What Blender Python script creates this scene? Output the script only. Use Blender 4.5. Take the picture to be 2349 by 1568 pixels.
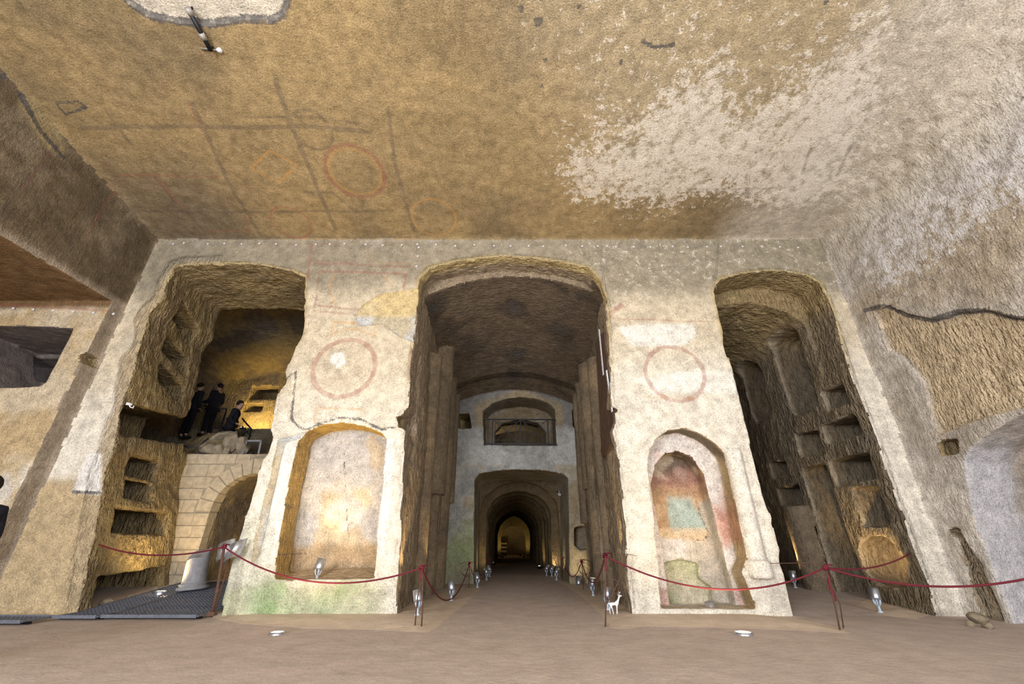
import bpy, bmesh, math, random
import numpy as np
from mathutils import Vector, Matrix
for o in list(bpy.data.objects): bpy.data.objects.remove(o, do_unlink=True)
random.seed(7); RNG = np.random.RandomState(11)
scn = bpy.context.scene
COL = scn.collection

# ------------------------------------------------------------------ camera
FPX, HZ, CAMH = 950.0, 459.0, 1.1
TH = math.atan(HZ / FPX); ST, CT = math.sin(TH), math.cos(TH)
cam_d = bpy.data.cameras.new('camera'); cam = bpy.data.objects.new('camera', cam_d); COL.objects.link(cam)
cam_d.sensor_width = 36.0; cam_d.lens = 36.0 * FPX / 2349.0; cam_d.clip_start = .05; cam_d.clip_end = 200
cam.location = (0, 0, CAMH); cam.rotation_euler = (math.pi / 2 + TH, 0, 0)
scn.camera = cam

# ------------------------------------------------------------------ world, daylight, exposure
w = bpy.data.worlds.new('world'); scn.world = w; w.use_nodes = True
w.node_tree.nodes['Background'].inputs[0].default_value = (.80, .88, 1.0, 1)
w.node_tree.nodes['Background'].inputs[1].default_value = .3
def area_light(name, loc, target, sx, sy, power, col):
    l = bpy.data.lights.new(name, 'AREA'); l.shape = 'RECTANGLE'; l.size = sx; l.size_y = sy; l.energy = power; l.color = col
    o = bpy.data.objects.new(name, l); COL.objects.link(o); o.location = loc
    o.rotation_euler = (Vector(target) - Vector(loc)).to_track_quat('-Z', 'Y').to_euler()
    return o
area_light('entrance_daylight', (-5.6, -6.0, 2.8), (1.0, 8.0, 2.6), 5, 4.4, 900, (.95, .955, 1.0))
area_light('added_side_daylight', (5.6, -6.0, 2.8), (-1.0, 8.0, 2.8), 4, 4.4, 520, (.95, .955, 1.0))  # added second daylight from the right; no door is known there
area_light('ceiling_warm_fill', (-1.5, -1.0, 5.5), (-1.0, 7.0, 6.2), 5, 1.5, 75, (1.0, .84, .60))  # unseen warm fill without a fitting, added to light the ceiling
scn.view_settings.view_transform = 'Standard'; scn.view_settings.look = 'None'
scn.view_settings.gamma = 1.0; scn.view_settings.use_curve_mapping = False
scn.view_settings.exposure = 0.95
scn.cycles.max_bounces = 4; scn.cycles.diffuse_bounces = 2; scn.cycles.glossy_bounces = 2; scn.cycles.transmission_bounces = 2; scn.cycles.caustics_reflective = False; scn.cycles.caustics_refractive = False; scn.cycles.adaptive_threshold = .32; scn.cycles.adaptive_min_samples = 16

# ------------------------------------------------------------------ pixel -> place helpers (rays of the camera above)
Y0 = 8.12
def ray(u, v):
    a = (u - 1174.5) / FPX; b = -(v - 784.0) / FPX
    return a, CT - b * ST, ST + b * CT
def PY(u, v, Y=Y0):
    a, b, d = ray(u, v); k = Y / b; return (a * k, CAMH + d * k)
def PX(u, v, X):
    a, b, d = ray(u, v); k = X / a; return (b * k, CAMH + d * k)
def PZ(u, v, Z=0.0):
    a, b, d = ray(u, v); k = (Z - CAMH) / d; return (a * k, b * k)
CE0, CES = 7.85, .16
def PC(u, v):
    a, b, d = ray(u, v); k = (CE0 + CES * Y0 - CAMH) / (d + CES * b); return (a * k, b * k)
def W3(u, v, Y):
    x, z = PY(u, v, Y); return Vector((x, Y, z))

# ------------------------------------------------------------------ object helpers
def props(o, label=None, cat=None, group=None, kind=None):
    if label: o['label'] = label
    if cat: o['category'] = cat
    if group: o['group'] = group
    if kind: o['kind'] = kind
    return o
def empty(name, loc=(0, 0, 0), rz=0.0):
    o = bpy.data.objects.new(name, None); COL.objects.link(o); o.location = loc; o.rotation_euler = (0, 0, rz)
    o.empty_display_size = .1; return o
def link(name, me, mat, parent=None, smooth=True):
    o = bpy.data.objects.new(name, me); COL.objects.link(o)
    if mat is not None and not me.materials: me.materials.append(mat)
    if smooth: me.polygons.foreach_set('use_smooth', np.ones(len(me.polygons), dtype=bool))
    if parent is not None: o.parent = parent
    return o
class MB:
    def __init__(s): s.v = []; s.f = []
    def add(s, vs, fs):
        n = len(s.v); s.v += [tuple(q) for q in vs]; s.f += [tuple(i + n for i in f) for f in fs]; return s
    def box(s, c, d, m=None, taper=1.0):
        x, y, z = d[0] / 2, d[1] / 2, d[2] / 2
        vs = [Vector((sx * x * (taper if sz > 0 else 1), sy * y * (taper if sz > 0 else 1), sz * z)) for sz in (-1, 1) for sy in (-1, 1) for sx in (-1, 1)]
        if m is not None: vs = [m @ q for q in vs]
        vs = [q + Vector(c) for q in vs]
        return s.add(vs, [(0, 2, 3, 1), (4, 5, 7, 6), (0, 1, 5, 4), (2, 6, 7, 3), (0, 4, 6, 2), (1, 3, 7, 5)])
    def bar(s, a, b, t, t2=None):
        a, b = Vector(a), Vector(b); d = b - a; q = d.to_track_quat('Z', 'Y').to_matrix()
        return s.box((a + b) / 2, (t, t2 or t, d.length), q)
    def tube(s, pts, r, n=8, caps=True):
        pts = [Vector(p) for p in pts]; m = len(pts); rr = r if isinstance(r, (list, tuple)) else [r] * m
        up = Vector((0, 0, 1)); vs = []; fs = []; prev = None
        for i, p in enumerate(pts):
            t = (pts[min(i + 1, m - 1)] - pts[max(i - 1, 0)]).normalized()
            if prev is None:
                a = t.cross(up if abs(t.z) < .9 else Vector((1, 0, 0))).normalized()
            else:
                a = (prev - t * prev.dot(t)).normalized()
            prev = a; b = t.cross(a)
            for k in range(n):
                g = 2 * math.pi * k / n; vs.append(p + (a * math.cos(g) + b * math.sin(g)) * rr[i])
        for i in range(m - 1):
            for k in range(n):
                fs.append((i * n + k, i * n + (k + 1) % n, (i + 1) * n + (k + 1) % n, (i + 1) * n + k))
        if caps: fs.append(tuple(range(n - 1, -1, -1))); fs.append(tuple((m - 1) * n + k for k in range(n)))
        return s.add(vs, fs)
    def lathe(s, prof, n=20, c=(0, 0, 0)):
        vs = [(c[0] + r * math.cos(2 * math.pi * k / n), c[1] + r * math.sin(2 * math.pi * k / n), c[2] + z) for r, z in prof for k in range(n)]
        fs = [(i * n + k, i * n + (k + 1) % n, (i + 1) * n + (k + 1) % n, (i + 1) * n + k) for i in range(len(prof) - 1) for k in range(n)]
        return s.add(vs, fs)
    def mesh(s, name):
        me = bpy.data.meshes.new(name); me.from_pydata(s.v, [], s.f); me.update(); return me
    def build(s, name, mat, parent=None, smooth=False): return link(name, s.mesh(name), mat, parent, smooth)
def icorock(name, size, seed, sub=3, rough=.12):
    bm = bmesh.new(); bmesh.ops.create_icosphere(bm, subdivisions=sub, radius=1)
    r = random.Random(seed); pl = [(Vector((r.gauss(0, 1), r.gauss(0, 1), r.gauss(0, 1))).normalized(), r.uniform(.6, .95)) for _ in range(12)]
    for v in bm.verts:
        p = v.co.copy()
        for n, d in pl:
            e = p.dot(n) - d
            if e > 0: p -= n * e * .9
        p *= 1 + rough * .25 * (r.random() - .5)
        v.co = Vector((p.x * size[0], p.y * size[1], p.z * size[2]))
    me = bpy.data.meshes.new(name); bm.to_mesh(me); bm.free(); return me

# ------------------------------------------------------------------ materials
class NT:
    def __init__(s, name):
        s.m = bpy.data.materials.new(name); s.m.use_nodes = True; s.t = s.m.node_tree
        s.b = s.t.nodes['Principled BSDF']; s.L = s.t.links.new
    def n(s, typ, **kw):
        q = s.t.nodes.new(typ)
        for k, v in kw.items():
            if k == 'ins':
                for i, x in v.items():
                    if hasattr(x, 'links') or isinstance(x, bpy.types.NodeSocket): s.L(x, q.inputs[i])
                    else: q.inputs[i].default_value = x
            else: setattr(q, k, v)
        return q
    def math(s, op, a, b=0.0, c=None, clamp=False):
        d = {0: a, 1: b}
        if c is not None: d[2] = c
        return s.n('ShaderNodeMath', operation=op, use_clamp=clamp, ins=d).outputs[0]
    def mix(s, f, a, b, mode='MIX'):
        return s.n('ShaderNodeMixRGB', blend_type=mode, ins={0: f, 1: a, 2: b}).outputs[0]
    def noise(s, vec, sc, det=4, rough=.55, dist=0.0):
        return s.n('ShaderNodeTexNoise', ins={'Vector': vec, 'Scale': sc, 'Detail': det, 'Roughness': rough, 'Distortion': dist}).outputs[0]
    def mrange(s, v, a, b, c=0.0, d=1.0):
        return s.n('ShaderNodeMapRange', ins={0: v, 1: a, 2: b, 3: c, 4: d}).outputs[0]
    def attr(s, nm): return s.n('ShaderNodeAttribute', attribute_name=nm)
def rgba(c): return (c[0], c[1], c[2], 1)

def mat_rock():
    N = NT('rock_and_plaster'); pos = N.n('ShaderNodeTexCoord').outputs['Object']
    col = N.attr('Col').outputs['Color']; ra = N.attr('rough').outputs['Fac']; fl = N.attr('flake').outputs['Fac']
    g3 = lambda m: N.n('ShaderNodeCombineColor', ins={0: m, 1: m, 2: m}).outputs[0]
    n2 = N.noise(pos, 5.5, 3.5, .70); n3 = N.noise(pos, 42, 2, .75)
    # mottling of the surface colour
    m = N.math('MULTIPLY', N.mrange(n2, .28, .72, .70, 1.26), N.mrange(n3, .3, .7, .66, 1.30)); c = N.mix(1, col, g3(m), 'MULTIPLY')
    # flaking lime: pale scabs
    fn = N.noise(pos, 6.5, 4, .80)
    fm = N.mrange(N.math('ADD', fn, N.math('MULTIPLY', N.math('SUBTRACT', fl, .5), .42)), .535, .60)
    fm = N.math('MULTIPLY', fm, N.mrange(fl, .02, .15))
    c = N.mix(N.math('MULTIPLY', fm, N.math('MULTIPLY', N.mrange(n3, .3, .6, .35, .95), N.mrange(n2, .34, .52, .3, 1))), c, N.attr('Flk').outputs['Color'])
    # dark stains and pits
    pit = N.math('MULTIPLY', N.mrange(n3, .36, .28), N.mrange(n2, .52, .40)); c = N.mix(N.math('MULTIPLY', pit, .55), c, (.13, .10, .075, 1))
    # painted lines
    wob = N.math('ADD', N.math('MULTIPLY', N.math('SUBTRACT', n2, .5), .05), N.math('MULTIPLY', N.math('SUBTRACT', n3, .5), .05))
    fade = N.math('MULTIPLY', N.mrange(fn, .30, .58, .35, 1), N.mrange(n3, .30, .58, .25, 1))
    for nm, pc, amt in (('grey', (.12, .095, .075, 1), .66), ('red', (.33, .115, .085, 1), .66), ('orange', (.60, .31, .09, 1), .72)):
        d = N.math('ADD', N.attr(nm).outputs['Fac'], wob)
        c = N.mix(N.math('MULTIPLY', N.math('MULTIPLY', N.mrange(d, .014, -.014), amt), fade), c, pc)
    # broken plaster edges
    k = N.math('MULTIPLY', N.mrange(N.math('ADD', N.attr('edge').outputs['Fac'], N.math('MULTIPLY', wob, 1.2)), .012, -.01), N.mrange(fn, .3, .5, .5, 1))
    c = N.mix(N.math('MULTIPLY', k, .88), c, (.085, .08, .078, 1))
    N.L(c, N.b.inputs['Base Color']); N.b.inputs['Roughness'].default_value = .92; N.b.inputs['Specular IOR Level'].default_value = .12
    # relief: chisel strokes run down the walls and along the soffits
    nz = N.math('ABSOLUTE', N.n('ShaderNodeSeparateXYZ', ins={0: N.n('ShaderNodeNewGeometry').outputs['Normal']}).outputs[2])
    mp1 = N.n('ShaderNodeMapping', ins={0: pos, 2: (.25, 0, .12), 3: (17, 17, 6)}).outputs[0]
    mp2 = N.n('ShaderNodeMapping', ins={0: pos, 2: (0, 0, .12), 3: (7, 18, 17)}).outputs[0]
    vm = N.mix(N.mrange(nz, .5, .7), mp1, mp2); ch = N.noise(vm, 1.0, 2, .66)
    hgt = N.math('ADD', N.math('MULTIPLY', N.math('MULTIPLY', ch, ra), .15), N.math('ADD', N.math('MULTIPLY', n2, N.mrange(ra, .05, .6, .020, .05)), N.math('MULTIPLY', n3, .016)))
    N.L(N.n('ShaderNodeBump', ins={'Strength': 1.0, 'Distance': 1.0, 'Height': hgt}).outputs[0], N.b.inputs['Normal'])
    return N.m
def mat_simple(name, col, rough=.6, metal=0.0, var=.2, sc=12, bump=.0, bsc=30, spec=.4, col2=None, em=0):
    N = NT(name); pos = N.n('ShaderNodeTexCoord').outputs['Object']; n = N.noise(pos, sc, 6, .6)
    c2 = col2 or tuple(x * (1 - var) for x in col)
    N.L(N.mix(N.mrange(n, .35, .65), rgba(col), rgba(c2)), N.b.inputs['Base Color'])
    N.b.inputs['Roughness'].default_value = rough; N.b.inputs['Metallic'].default_value = metal; N.b.inputs['Specular IOR Level'].default_value = spec
    if bump: N.L(N.n('ShaderNodeBump', ins={'Strength': .8, 'Distance': 1.0, 'Height': N.math('MULTIPLY', N.noise(pos, bsc, 6, .65), bump)}).outputs[0], N.b.inputs['Normal'])
    if em: N.b.inputs['Emission Color'].default_value = rgba(col); N.b.inputs['Emission Strength'].default_value = em
    return N.m
M = {}
M['rock'] = mat_rock()
M['steel'] = mat_simple('brushed_aluminium', (.62, .66, .75), .32, .85, .15, 40)
M['dark_metal'] = mat_simple('dark_iron', (.03, .03, .035), .5, .6, .3, 30)
M['rust'] = mat_simple('rusty_rod', (.16, .085, .055), .75, .3, .4, 60, .004, 200)
M['rope'] = mat_simple('dark_red_rope', (.19, .013, .028), .6, 0, .35, 160, .004, 400)
M['lens'] = mat_simple('lit_lamp_glass', (1.0, .80, .45), .3, 0, .05, 5, em=30)
M['acrylic'] = mat_simple('clear_stake', (.55, .66, .78), .15, 0, .2, 40, spec=.9)
M['marble'] = mat_simple('grey_marble', (.36, .36, .38), .5, 0, .3, 8, .012, 30)
M['masonry'] = mat_simple('tufa_block', (.52, .44, .32), .95, 0, .28, 9, .03, 22, .1)
M['mortar'] = mat_simple('mortar', (.40, .34, .25), .95, 0, .3, 14, .03, 30, .1)
M['stone'] = mat_simple('tufa_stone', (.40, .33, .23), .95, 0, .4, 7, .05, 18, .1)
M['grate'] = mat_simple('galvanised_grating', (.20, .22, .27), .5, .3, .3, 20)
M['board'] = mat_simple('rust_brown_board', (.13, .08, .055), .85, 0, .35, 5, .006, 40, .2)
M['white'] = mat_simple('white_plastic', (.78, .78, .80), .45, 0, .06, 10)
M['deer'] = mat_simple('white_painted_wood', (.85, .86, .88), .5, 0, .06, 20)
M['black'] = mat_simple('black_plastic', (.015, .015, .02), .35, 0, .1, 20)
M['jacket'] = mat_simple('dark_jacket', (.020, .020, .028), .9, 0, .4, 20, .01, 60, .1)
M['trousers'] = mat_simple('black_trousers', (.012, .012, .016), .9, 0, .3, 20, .01, 60, .1)
M['skin'] = mat_simple('skin', (.42, .25, .17), .6, 0, .12, 30)
M['hair'] = mat_simple('dark_hair', (.02, .014, .010), .7, 0, .3, 90, .01, 200, .2)
M['shoe'] = mat_simple('dark_leather', (.02, .015, .012), .5, 0, .2, 40)
M['pipe'] = mat_simple('grey_conduit', (.38, .36, .33), .5, .2, .2, 20)
def mat_floor():
    N = NT('earth_floor'); pos = N.n('ShaderNodeTexCoord').outputs['Object']
    n2 = N.noise(pos, 3, 6, .6); n3 = N.noise(pos, 45, 5, .7)
    d = N.math('ADD', N.attr('path').outputs['Fac'], N.math('MULTIPLY', N.math('SUBTRACT', N.noise(pos, 5, 5, .6), .5), .10))
    k = N.mrange(d, .02, -.02)
    c = N.mix(k, (.66, .54, .42, 1), (.55, .455, .395, 1))
    m = N.mrange(n2, .25, .75, .84, 1.14); c = N.mix(1, c, N.n('ShaderNodeCombineColor', ins={0: m, 1: m, 2: m}).outputs[0], 'MULTIPLY')
    m = N.mrange(n3, .3, .7, .84, 1.14); c = N.mix(1, c, N.n('ShaderNodeCombineColor', ins={0: m, 1: m, 2: m}).outputs[0], 'MULTIPLY')
    N.L(c, N.b.inputs['Base Color']); N.b.inputs['Roughness'].default_value = .9; N.b.inputs['Specular IOR Level'].default_value = .2
    h = N.math('ADD', N.math('MULTIPLY', n3, .006), N.math('MULTIPLY', N.noise(pos, 9, 5, .6), .02))
    h = N.math('ADD', h, N.math('MULTIPLY', k, -.01))
    N.L(N.n('ShaderNodeBump', ins={'Strength': .7, 'Distance': 1.0, 'Height': h}).outputs[0], N.b.inputs['Normal'])
    return N.m
M['floor'] = mat_floor()

# ------------------------------------------------------------------ the carved rock: a volume of air carved out of tufa, then meshed
R32 = RNG.rand(32, 32, 32).astype(np.float32) * 2 - 1
def _wm(c, sc):
    t = c / sc; i = np.floor(t).astype(int); f = (t - i); f = f * f * (3 - 2 * f)
    Wm = np.zeros((len(c), 32), np.float32); a = np.arange(len(c)); Wm[a, i % 32] += 1 - f; Wm[a, (i + 1) % 32] += f
    return Wm
def noise_grid(xs, ys, zs, sc, off=0.0):
    t = np.tensordot(_wm(xs + off, sc), R32, (1, 0)); t = np.tensordot(_wm(ys + off, sc), t, (1, 1)); t = np.tensordot(t, _wm(zs + off, sc), (2, 1))
    return t.transpose(1, 0, 2)
def vnoise(P, sc, off=0.0):
    t = (P + off) / sc; i = np.floor(t).astype(int); f = t - i; f = f * f * (3 - 2 * f); o = 0
    for a in (0, 1):
        for b in (0, 1):
            for c in (0, 1):
                wt = (f[:, 0] if a else 1 - f[:, 0]) * (f[:, 1] if b else 1 - f[:, 1]) * (f[:, 2] if c else 1 - f[:, 2])
                o = o + wt * R32[(i[:, 0] + a) % 32, (i[:, 1] + b) % 32, (i[:, 2] + c) % 32]
    return o
def fbm(P, sc, off=0.0, n=3):
    o = 0; a = .55
    for k in range(n): o = o + a * vnoise(P, sc / 2.1 ** k, off + 3.7 * k); a *= .5
    return o
def sd_poly(px, pz, poly):
    """signed distance to a polygon, negative inside"""
    poly = np.asarray(poly, float); n = len(poly); d = np.full(np.broadcast(px, pz).shape, 1e9); ins = np.zeros(d.shape, bool)
    for i in range(n):
        a = poly[i]; b = poly[(i + 1) % n]; e = b - a; wx = px - a[0]; wz = pz - a[1]
        t = np.clip((wx * e[0] + wz * e[1]) / (e @ e + 1e-12), 0, 1)
        d = np.minimum(d, (wx - e[0] * t) ** 2 + (wz - e[1] * t) ** 2)
        if abs(e[1]) > 1e-9:
            c = ((a[1] > pz) != (b[1] > pz)) & (px < e[0] * (pz - a[1]) / e[1] + a[0]); ins ^= c
    return np.where(ins, -1, 1) * np.sqrt(d)
def sd_line(px, pz, pts):
    pts = np.asarray(pts, float); d = np.full(np.broadcast(px, pz).shape, 1e9)
    for i in range(len(pts) - 1):
        a = pts[i]; e = pts[i + 1] - a; wx = px - a[0]; wz = pz - a[1]; t = np.clip((wx * e[0] + wz * e[1]) / (e @ e + 1e-12), 0, 1)
        d = np.minimum(d, (wx - e[0] * t) ** 2 + (wz - e[1] * t) ** 2)
    return np.sqrt(d)
def smin(a, b, k):
    h = np.clip(.5 + .5 * (b - a) / k, 0, 1); return b * (1 - h) + a * h - k * h * (1 - h)

OBJ = ['wall_front', 'wall_left', 'wall_right', 'ceiling', 'wall_passage_left', 'wall_passage_centre', 'wall_passage_right', 'wall_end_centre',
       'wall_chamber', 'niche_left', 'niche_right', 'apse_right', 'niche_wall_right', 'wall_side_passage', 'window_recess', 'loculus_left', 'loculus_right',
       'pilaster', 'half_column', 'wall_tunnel_left', 'patch', 'groove', 'balcony_recess', 'wall_hole', 'ceiling_patch', 'side_ceiling', 'corridor_vault', 'niche_hole', 'corridor_niche', 'left_vault', 'right_vault']
OID = {n: i for i, n in enumerate(OBJ)}
CARVE = []   # (kind, id or None, bounds, func, noise amplitude)
def carve(idn, bounds, fn, amp=.03, kind='air', tag=None): CARVE.append((kind, idn, bounds, fn, amp, tag))

# hall
def f_hall(X, Y, Z, N):
    xl = X - (-8.75 - .02 * (8.12 - Y)); zc = CE0 + CES * (Y0 - Y) - Z
    xr = 7.62 + .06 * (Y0 - Y) - .035 * (3.6 - Z) * (Z < 3.6) - X
    yf = Y0 - Y + 0 * X
    k = np.clip(.35 + .45 * (Y0 - Y), .35, 1.9)
    top = smin(zc + 0 * X, xr + 0 * Z, k)
    a = smin(top, xl + 0 * Z, .22); b = smin(a, yf + 0 * Z, .10)
    own = np.argmin(np.stack(np.broadcast_arrays(yf + 0 * Z, xl + 0 * Z, xr + 0 * Z - .0, zc + 0 * X)), 0)
    return b, own
HALL_IDS = np.array([OID['wall_front'], OID['wall_left'], OID['wall_right'], OID['ceiling']], np.uint8)
carve('HALL', (-9.6, 9.5, -6.2, 8.35, -.5, 11.3), f_hall, .05)
# side passage opening in the left wall, under a long lintel
carve('wall_side_passage', (-12.6, -8.3, -6.2, 8.0, -.5, 6.2), lambda X, Y, Z, N: np.minimum(np.minimum(-8.45 - X, X + 12.3), np.minimum(np.minimum(7.76 - Y, Y + 6), 5.84 - Z)), .04, tag='sp')
WIN = [PY(-80, 745, 7.76), PY(80, 748, 7.76), PY(165, 752, 7.76), PY(158, 775, 7.76), PY(120, 882, 7.76), PY(60, 888, 7.76), PY(-80, 890, 7.76)]
carve('window_recess', (-13, -9.3, 7.6, 9.7, 3.6, 5.8), lambda X, Y, Z, N: np.minimum(np.minimum(-sd_poly(X, Z, WIN), Y - 7.5), 9.3 - Y), .03)
carve('window_recess', (-13, -9.3, 9.2, 10.3, 4.3, 5.3), lambda X, Y, Z, N: np.minimum(np.minimum(5.15 - Z, Z - 4.55) + 0 * X, np.minimum(9.9 - Y, np.minimum(Y - 9.1, -9.9 - X))), .03)
# left arched passage
LP = [(385, 640), (400, 612), (440, 606), (500, 606), (560, 605), (620, 612), (672, 622), (700, 634), (697, 700), (692, 765), (672, 800), (656, 850), (660, 880), (636, 905), (627, 960), (616, 985), (622, 1010), (610, 1035), (598, 1060), (584, 1100), (562, 1180), (540, 1250), (520, 1340), (505, 1400)]
LPL = [(180, 1390), (190, 1340), (205, 1270), (235, 1130), (240, 1080), (262, 1020), (272, 960), (290, 900), (300, 870), (320, 790), (330, 760), (342, 720), (372, 680)]
LPOLY = [PY(*q) for q in LP] + [(-4.85, -.8), (-7.1, -.8)] + [PY(*q) for q in LPL]
def f_left(X, Y, Z, N):
    p = -sd_poly(X + .10 * np.clip(Y - 8.12, 0, 9) * (X < -6.5), Z, LPOLY)
    return np.minimum(np.minimum(p, Y - 7.9), 10.62 - Y)
carve('wall_passage_left', (-9.4, -4.3, 7.8, 10.9, -.6, 7.5), f_left, .05)
# central corridor
CPL = [(962, 640), (957, 700), (951, 760), (943, 830), (940, 880), (938, 930), (918, 955), (915, 978), (930, 985), (926, 1060), (921, 1150), (917, 1280), (913, 1405)]
CPR = [(1447, 1405), (1440, 1300), (1432, 1200), (1420, 1080), (1410, 1020), (1404, 990), (1413, 965), (1412, 940), (1402, 930), (1398, 850), (1395, 760), (1392, 690)]
CPT = [(1378, 645), (1350, 615), (1290, 600), (1220, 591), (1150, 588), (1100, 592), (1040, 600), (985, 615)]
CPOLY = [PY(*q) for q in CPL] + [(-1.88, -.8), (1.95, -.8)] + [PY(*q) for q in CPR] + [PY(*q) for q in CPT]
YE = 14.1
def vault_c(X, Y): return 7.22 - .56 * ((X - .05) / 2.2) ** 2 - np.clip((Y - 8.3) / 5.8, 0, 1) ** 1.25 * 1.25
def f_centre(X, Y, Z, N):
    return np.minimum(np.minimum(-sd_poly(X, Z, CPOLY), Y - 7.9), 8.75 - Y)
def f_corr(X, Y, Z, N):
    wl = X + 2.02 + .13 * np.clip((Z - 3) / 3, 0, 1); wr = 2.12 + .1 * np.clip((Z - 3) / 3, 0, 1) + .02 * (Y - 8) - X
    return np.minimum(smin(np.minimum(wl, wr) + 0 * Y, vault_c(X, Y) - Z, .12), np.minimum(Y - 8.4, YE - Y))
carve('wall_passage_centre', (-2.9, 2.9, 7.8, 9.0, -.6, 7.7), f_centre, .05)
carve('CORR', (-2.8, 2.9, 8.3, 14.4, -.6, 7.5), f_corr, .035)
# right arched passage
RPL = [(1637, 665), (1645, 700), (1660, 770), (1680, 850), (1700, 930), (1720, 1010), (1742, 1090), (1770, 1190), (1800, 1310), (1829, 1420)]
RPR = [(2150, 1420), (2130, 1340), (2110, 1290), (2075, 1190), (2040, 1095), (2010, 1000), (1985, 940), (1960, 880), (1935, 800), (1915, 730), (1900, 685), (1880, 648), (1850, 632), (1800, 622), (1750, 621), (1700, 628), (1655, 640)]
RPOLY = [PY(*q) for q in RPL] + [(4.69, -.8), (6.95, -.8)] + [PY(*q) for q in RPR]
RPOLY2 = [(4.5, -.8), (7.12, -.8), (7.12, 5.9), (6.8, 6.25), (6.0, 6.5), (5.2, 6.4), (4.5, 6.0)]
carve('wall_passage_right', (4.2, 7.6, 7.8, 9.3, -.6, 7.4), lambda X, Y, Z, N: np.minimum(np.minimum(-sd_poly(X, Z, RPOLY), Y - 7.9), 8.9 - Y), .05)
def f_right2(X, Y, Z, N):
    zz = Z + .05 * np.clip(Y - 9, 0, 9); return np.minimum(np.minimum(-sd_poly(X - .03 * (Y - 9), zz, RPOLY2), Y - 8.5), 13.1 - Y)
carve('wall_passage_right', (4.0, 7.7, 8.4, 13.3, -.6, 7.0), f_right2, .05)
# pillar niches
NL = [(685, 1012), (698, 992), (738, 975), (785, 970), (830, 976), (872, 990), (884, 1006), (878, 1060), (871, 1150), (863, 1250), (858, 1326), (627, 1330), (640, 1250), (655, 1150), (672, 1070)]
NLP = [PY(*q) for q in NL]
carve('niche_left', (-4.6, -2.0, 7.9, 9.0, .3, 3.6), lambda X, Y, Z, N: np.minimum(np.minimum(-sd_poly(X, Z - .28 * np.clip(Y - 8.35, 0, 1) * (Z < 1.0), NLP), Y - 7.9), 8.76 + .06 * np.sin(Z * 1.7) - Y), .025)
NR = [(1487, 1062), (1490, 1032), (1505, 1006), (1535, 987), (1570, 981), (1610, 995), (1640, 1015), (1663, 1040), (1674, 1080), (1692, 1180), (1714, 1280), (1702, 1312), (1737, 1396), (1516, 1396), (1512, 1300), (1500, 1180)]
NRP = [PY(*q) for q in NR]
carve('niche_right', (2.2, 4.6, 7.9, 8.8, -.2, 3.4), lambda X, Y, Z, N: np.minimum(np.minimum(-sd_poly(X, Z, NRP), Y - 7.9), 8.56 - Y), .02)
YR = 8.56
AR = [(1495, 1110), (1503, 1065), (1525, 1040), (1555, 1034), (1588, 1048), (1613, 1085), (1630, 1150), (1650, 1230), (1668, 1300), (1690, 1388), (1538, 1388), (1518, 1250)]
ARP = [PY(q[0], q[1], YR) for q in AR]; AX0 = PY(1500, 1200, YR)[0]; AX1 = PY(1660, 1270, YR)[0]
def f_apse(X, Y, Z, N):
    xc = (AX0 + AX1) / 2; hw = (AX1 - AX0) / 2 + .12; dep = .48 * np.sqrt(np.clip(1 - ((X - xc) / hw) ** 2, 0, 1)) + .02
    return np.minimum(np.minimum(-sd_poly(X, Z, ARP), Y - 8.45), YR + dep - Y)
carve('apse_right', (2.3, 4.3, 8.4, 9.3, -.2, 3.0), f_apse, .015)
HR = [PY(q[0], q[1], 8.98) for q in [(1522, 1292), (1560, 1284), (1602, 1290), (1606, 1325), (1632, 1345), (1636, 1388), (1526, 1390), (1520, 1330)]]
carve('niche_hole', (2.4, 3.9, 8.7, 9.4, -.1, 1.2), lambda X, Y, Z, N: np.minimum(np.minimum(-sd_poly(X, Z, HR), Y - 8.7), 9.13 - Y), .02)
# grooves and broken plaster on the faces
def px_patch(idn, pts, dep, amp=.02, Y=Y0):
    P = [PY(q[0], q[1], Y) for q in pts]; xs = [p[0] for p in P]; zs = [p[1] for p in P]
    carve(idn, (min(xs) - .2, max(xs) + .2, Y - .3, Y + dep + .2, min(zs) - .2, max(zs) + .2), lambda X, Yy, Z, N: np.minimum(np.minimum(-sd_poly(X, Z, P), Yy - Y + .2), Y + dep - Yy), amp)
px_patch('patch', [(958, 660), (915, 668), (870, 674), (832, 698), (813, 728), (826, 745), (880, 742), (912, 768), (945, 782), (960, 770)], .06)
px_patch('patch', [(640, 1004), (655, 1002), (600, 1250), (585, 1290), (572, 1290)], .05, .015)
px_patch('patch', [(640, 1008), (700, 990), (700, 1000), (650, 1014)], .05, .01)
px_patch('wall_hole', [(180, 812), (215, 805), (245, 808), (243, 830), (205, 835), (182, 830)], .3, .02, 7.76)
px_patch('wall_hole', [(180, 872), (230, 866), (232, 880), (190, 884)], .12, .02, 7.76)
px_patch('groove', [(120, 1010), (180, 1005), (178, 1130), (130, 1130), (138, 1085), (98, 1068), (110, 1040)], .12, .03, 7.76)
px_patch('groove', [(104, 1130), (155, 1122), (132, 1230), (90, 1330), (45, 1420), (-8, 1420), (40, 1300), (80, 1220)], .18, .03, 7.76)
px_patch('wall_hole', [(908, 955), (940, 945), (945, 985), (915, 980)], .25, .03)
px_patch('wall_hole', [(1400, 930), (1418, 938), (1416, 945), (1402, 948)], .3, .01)
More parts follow.
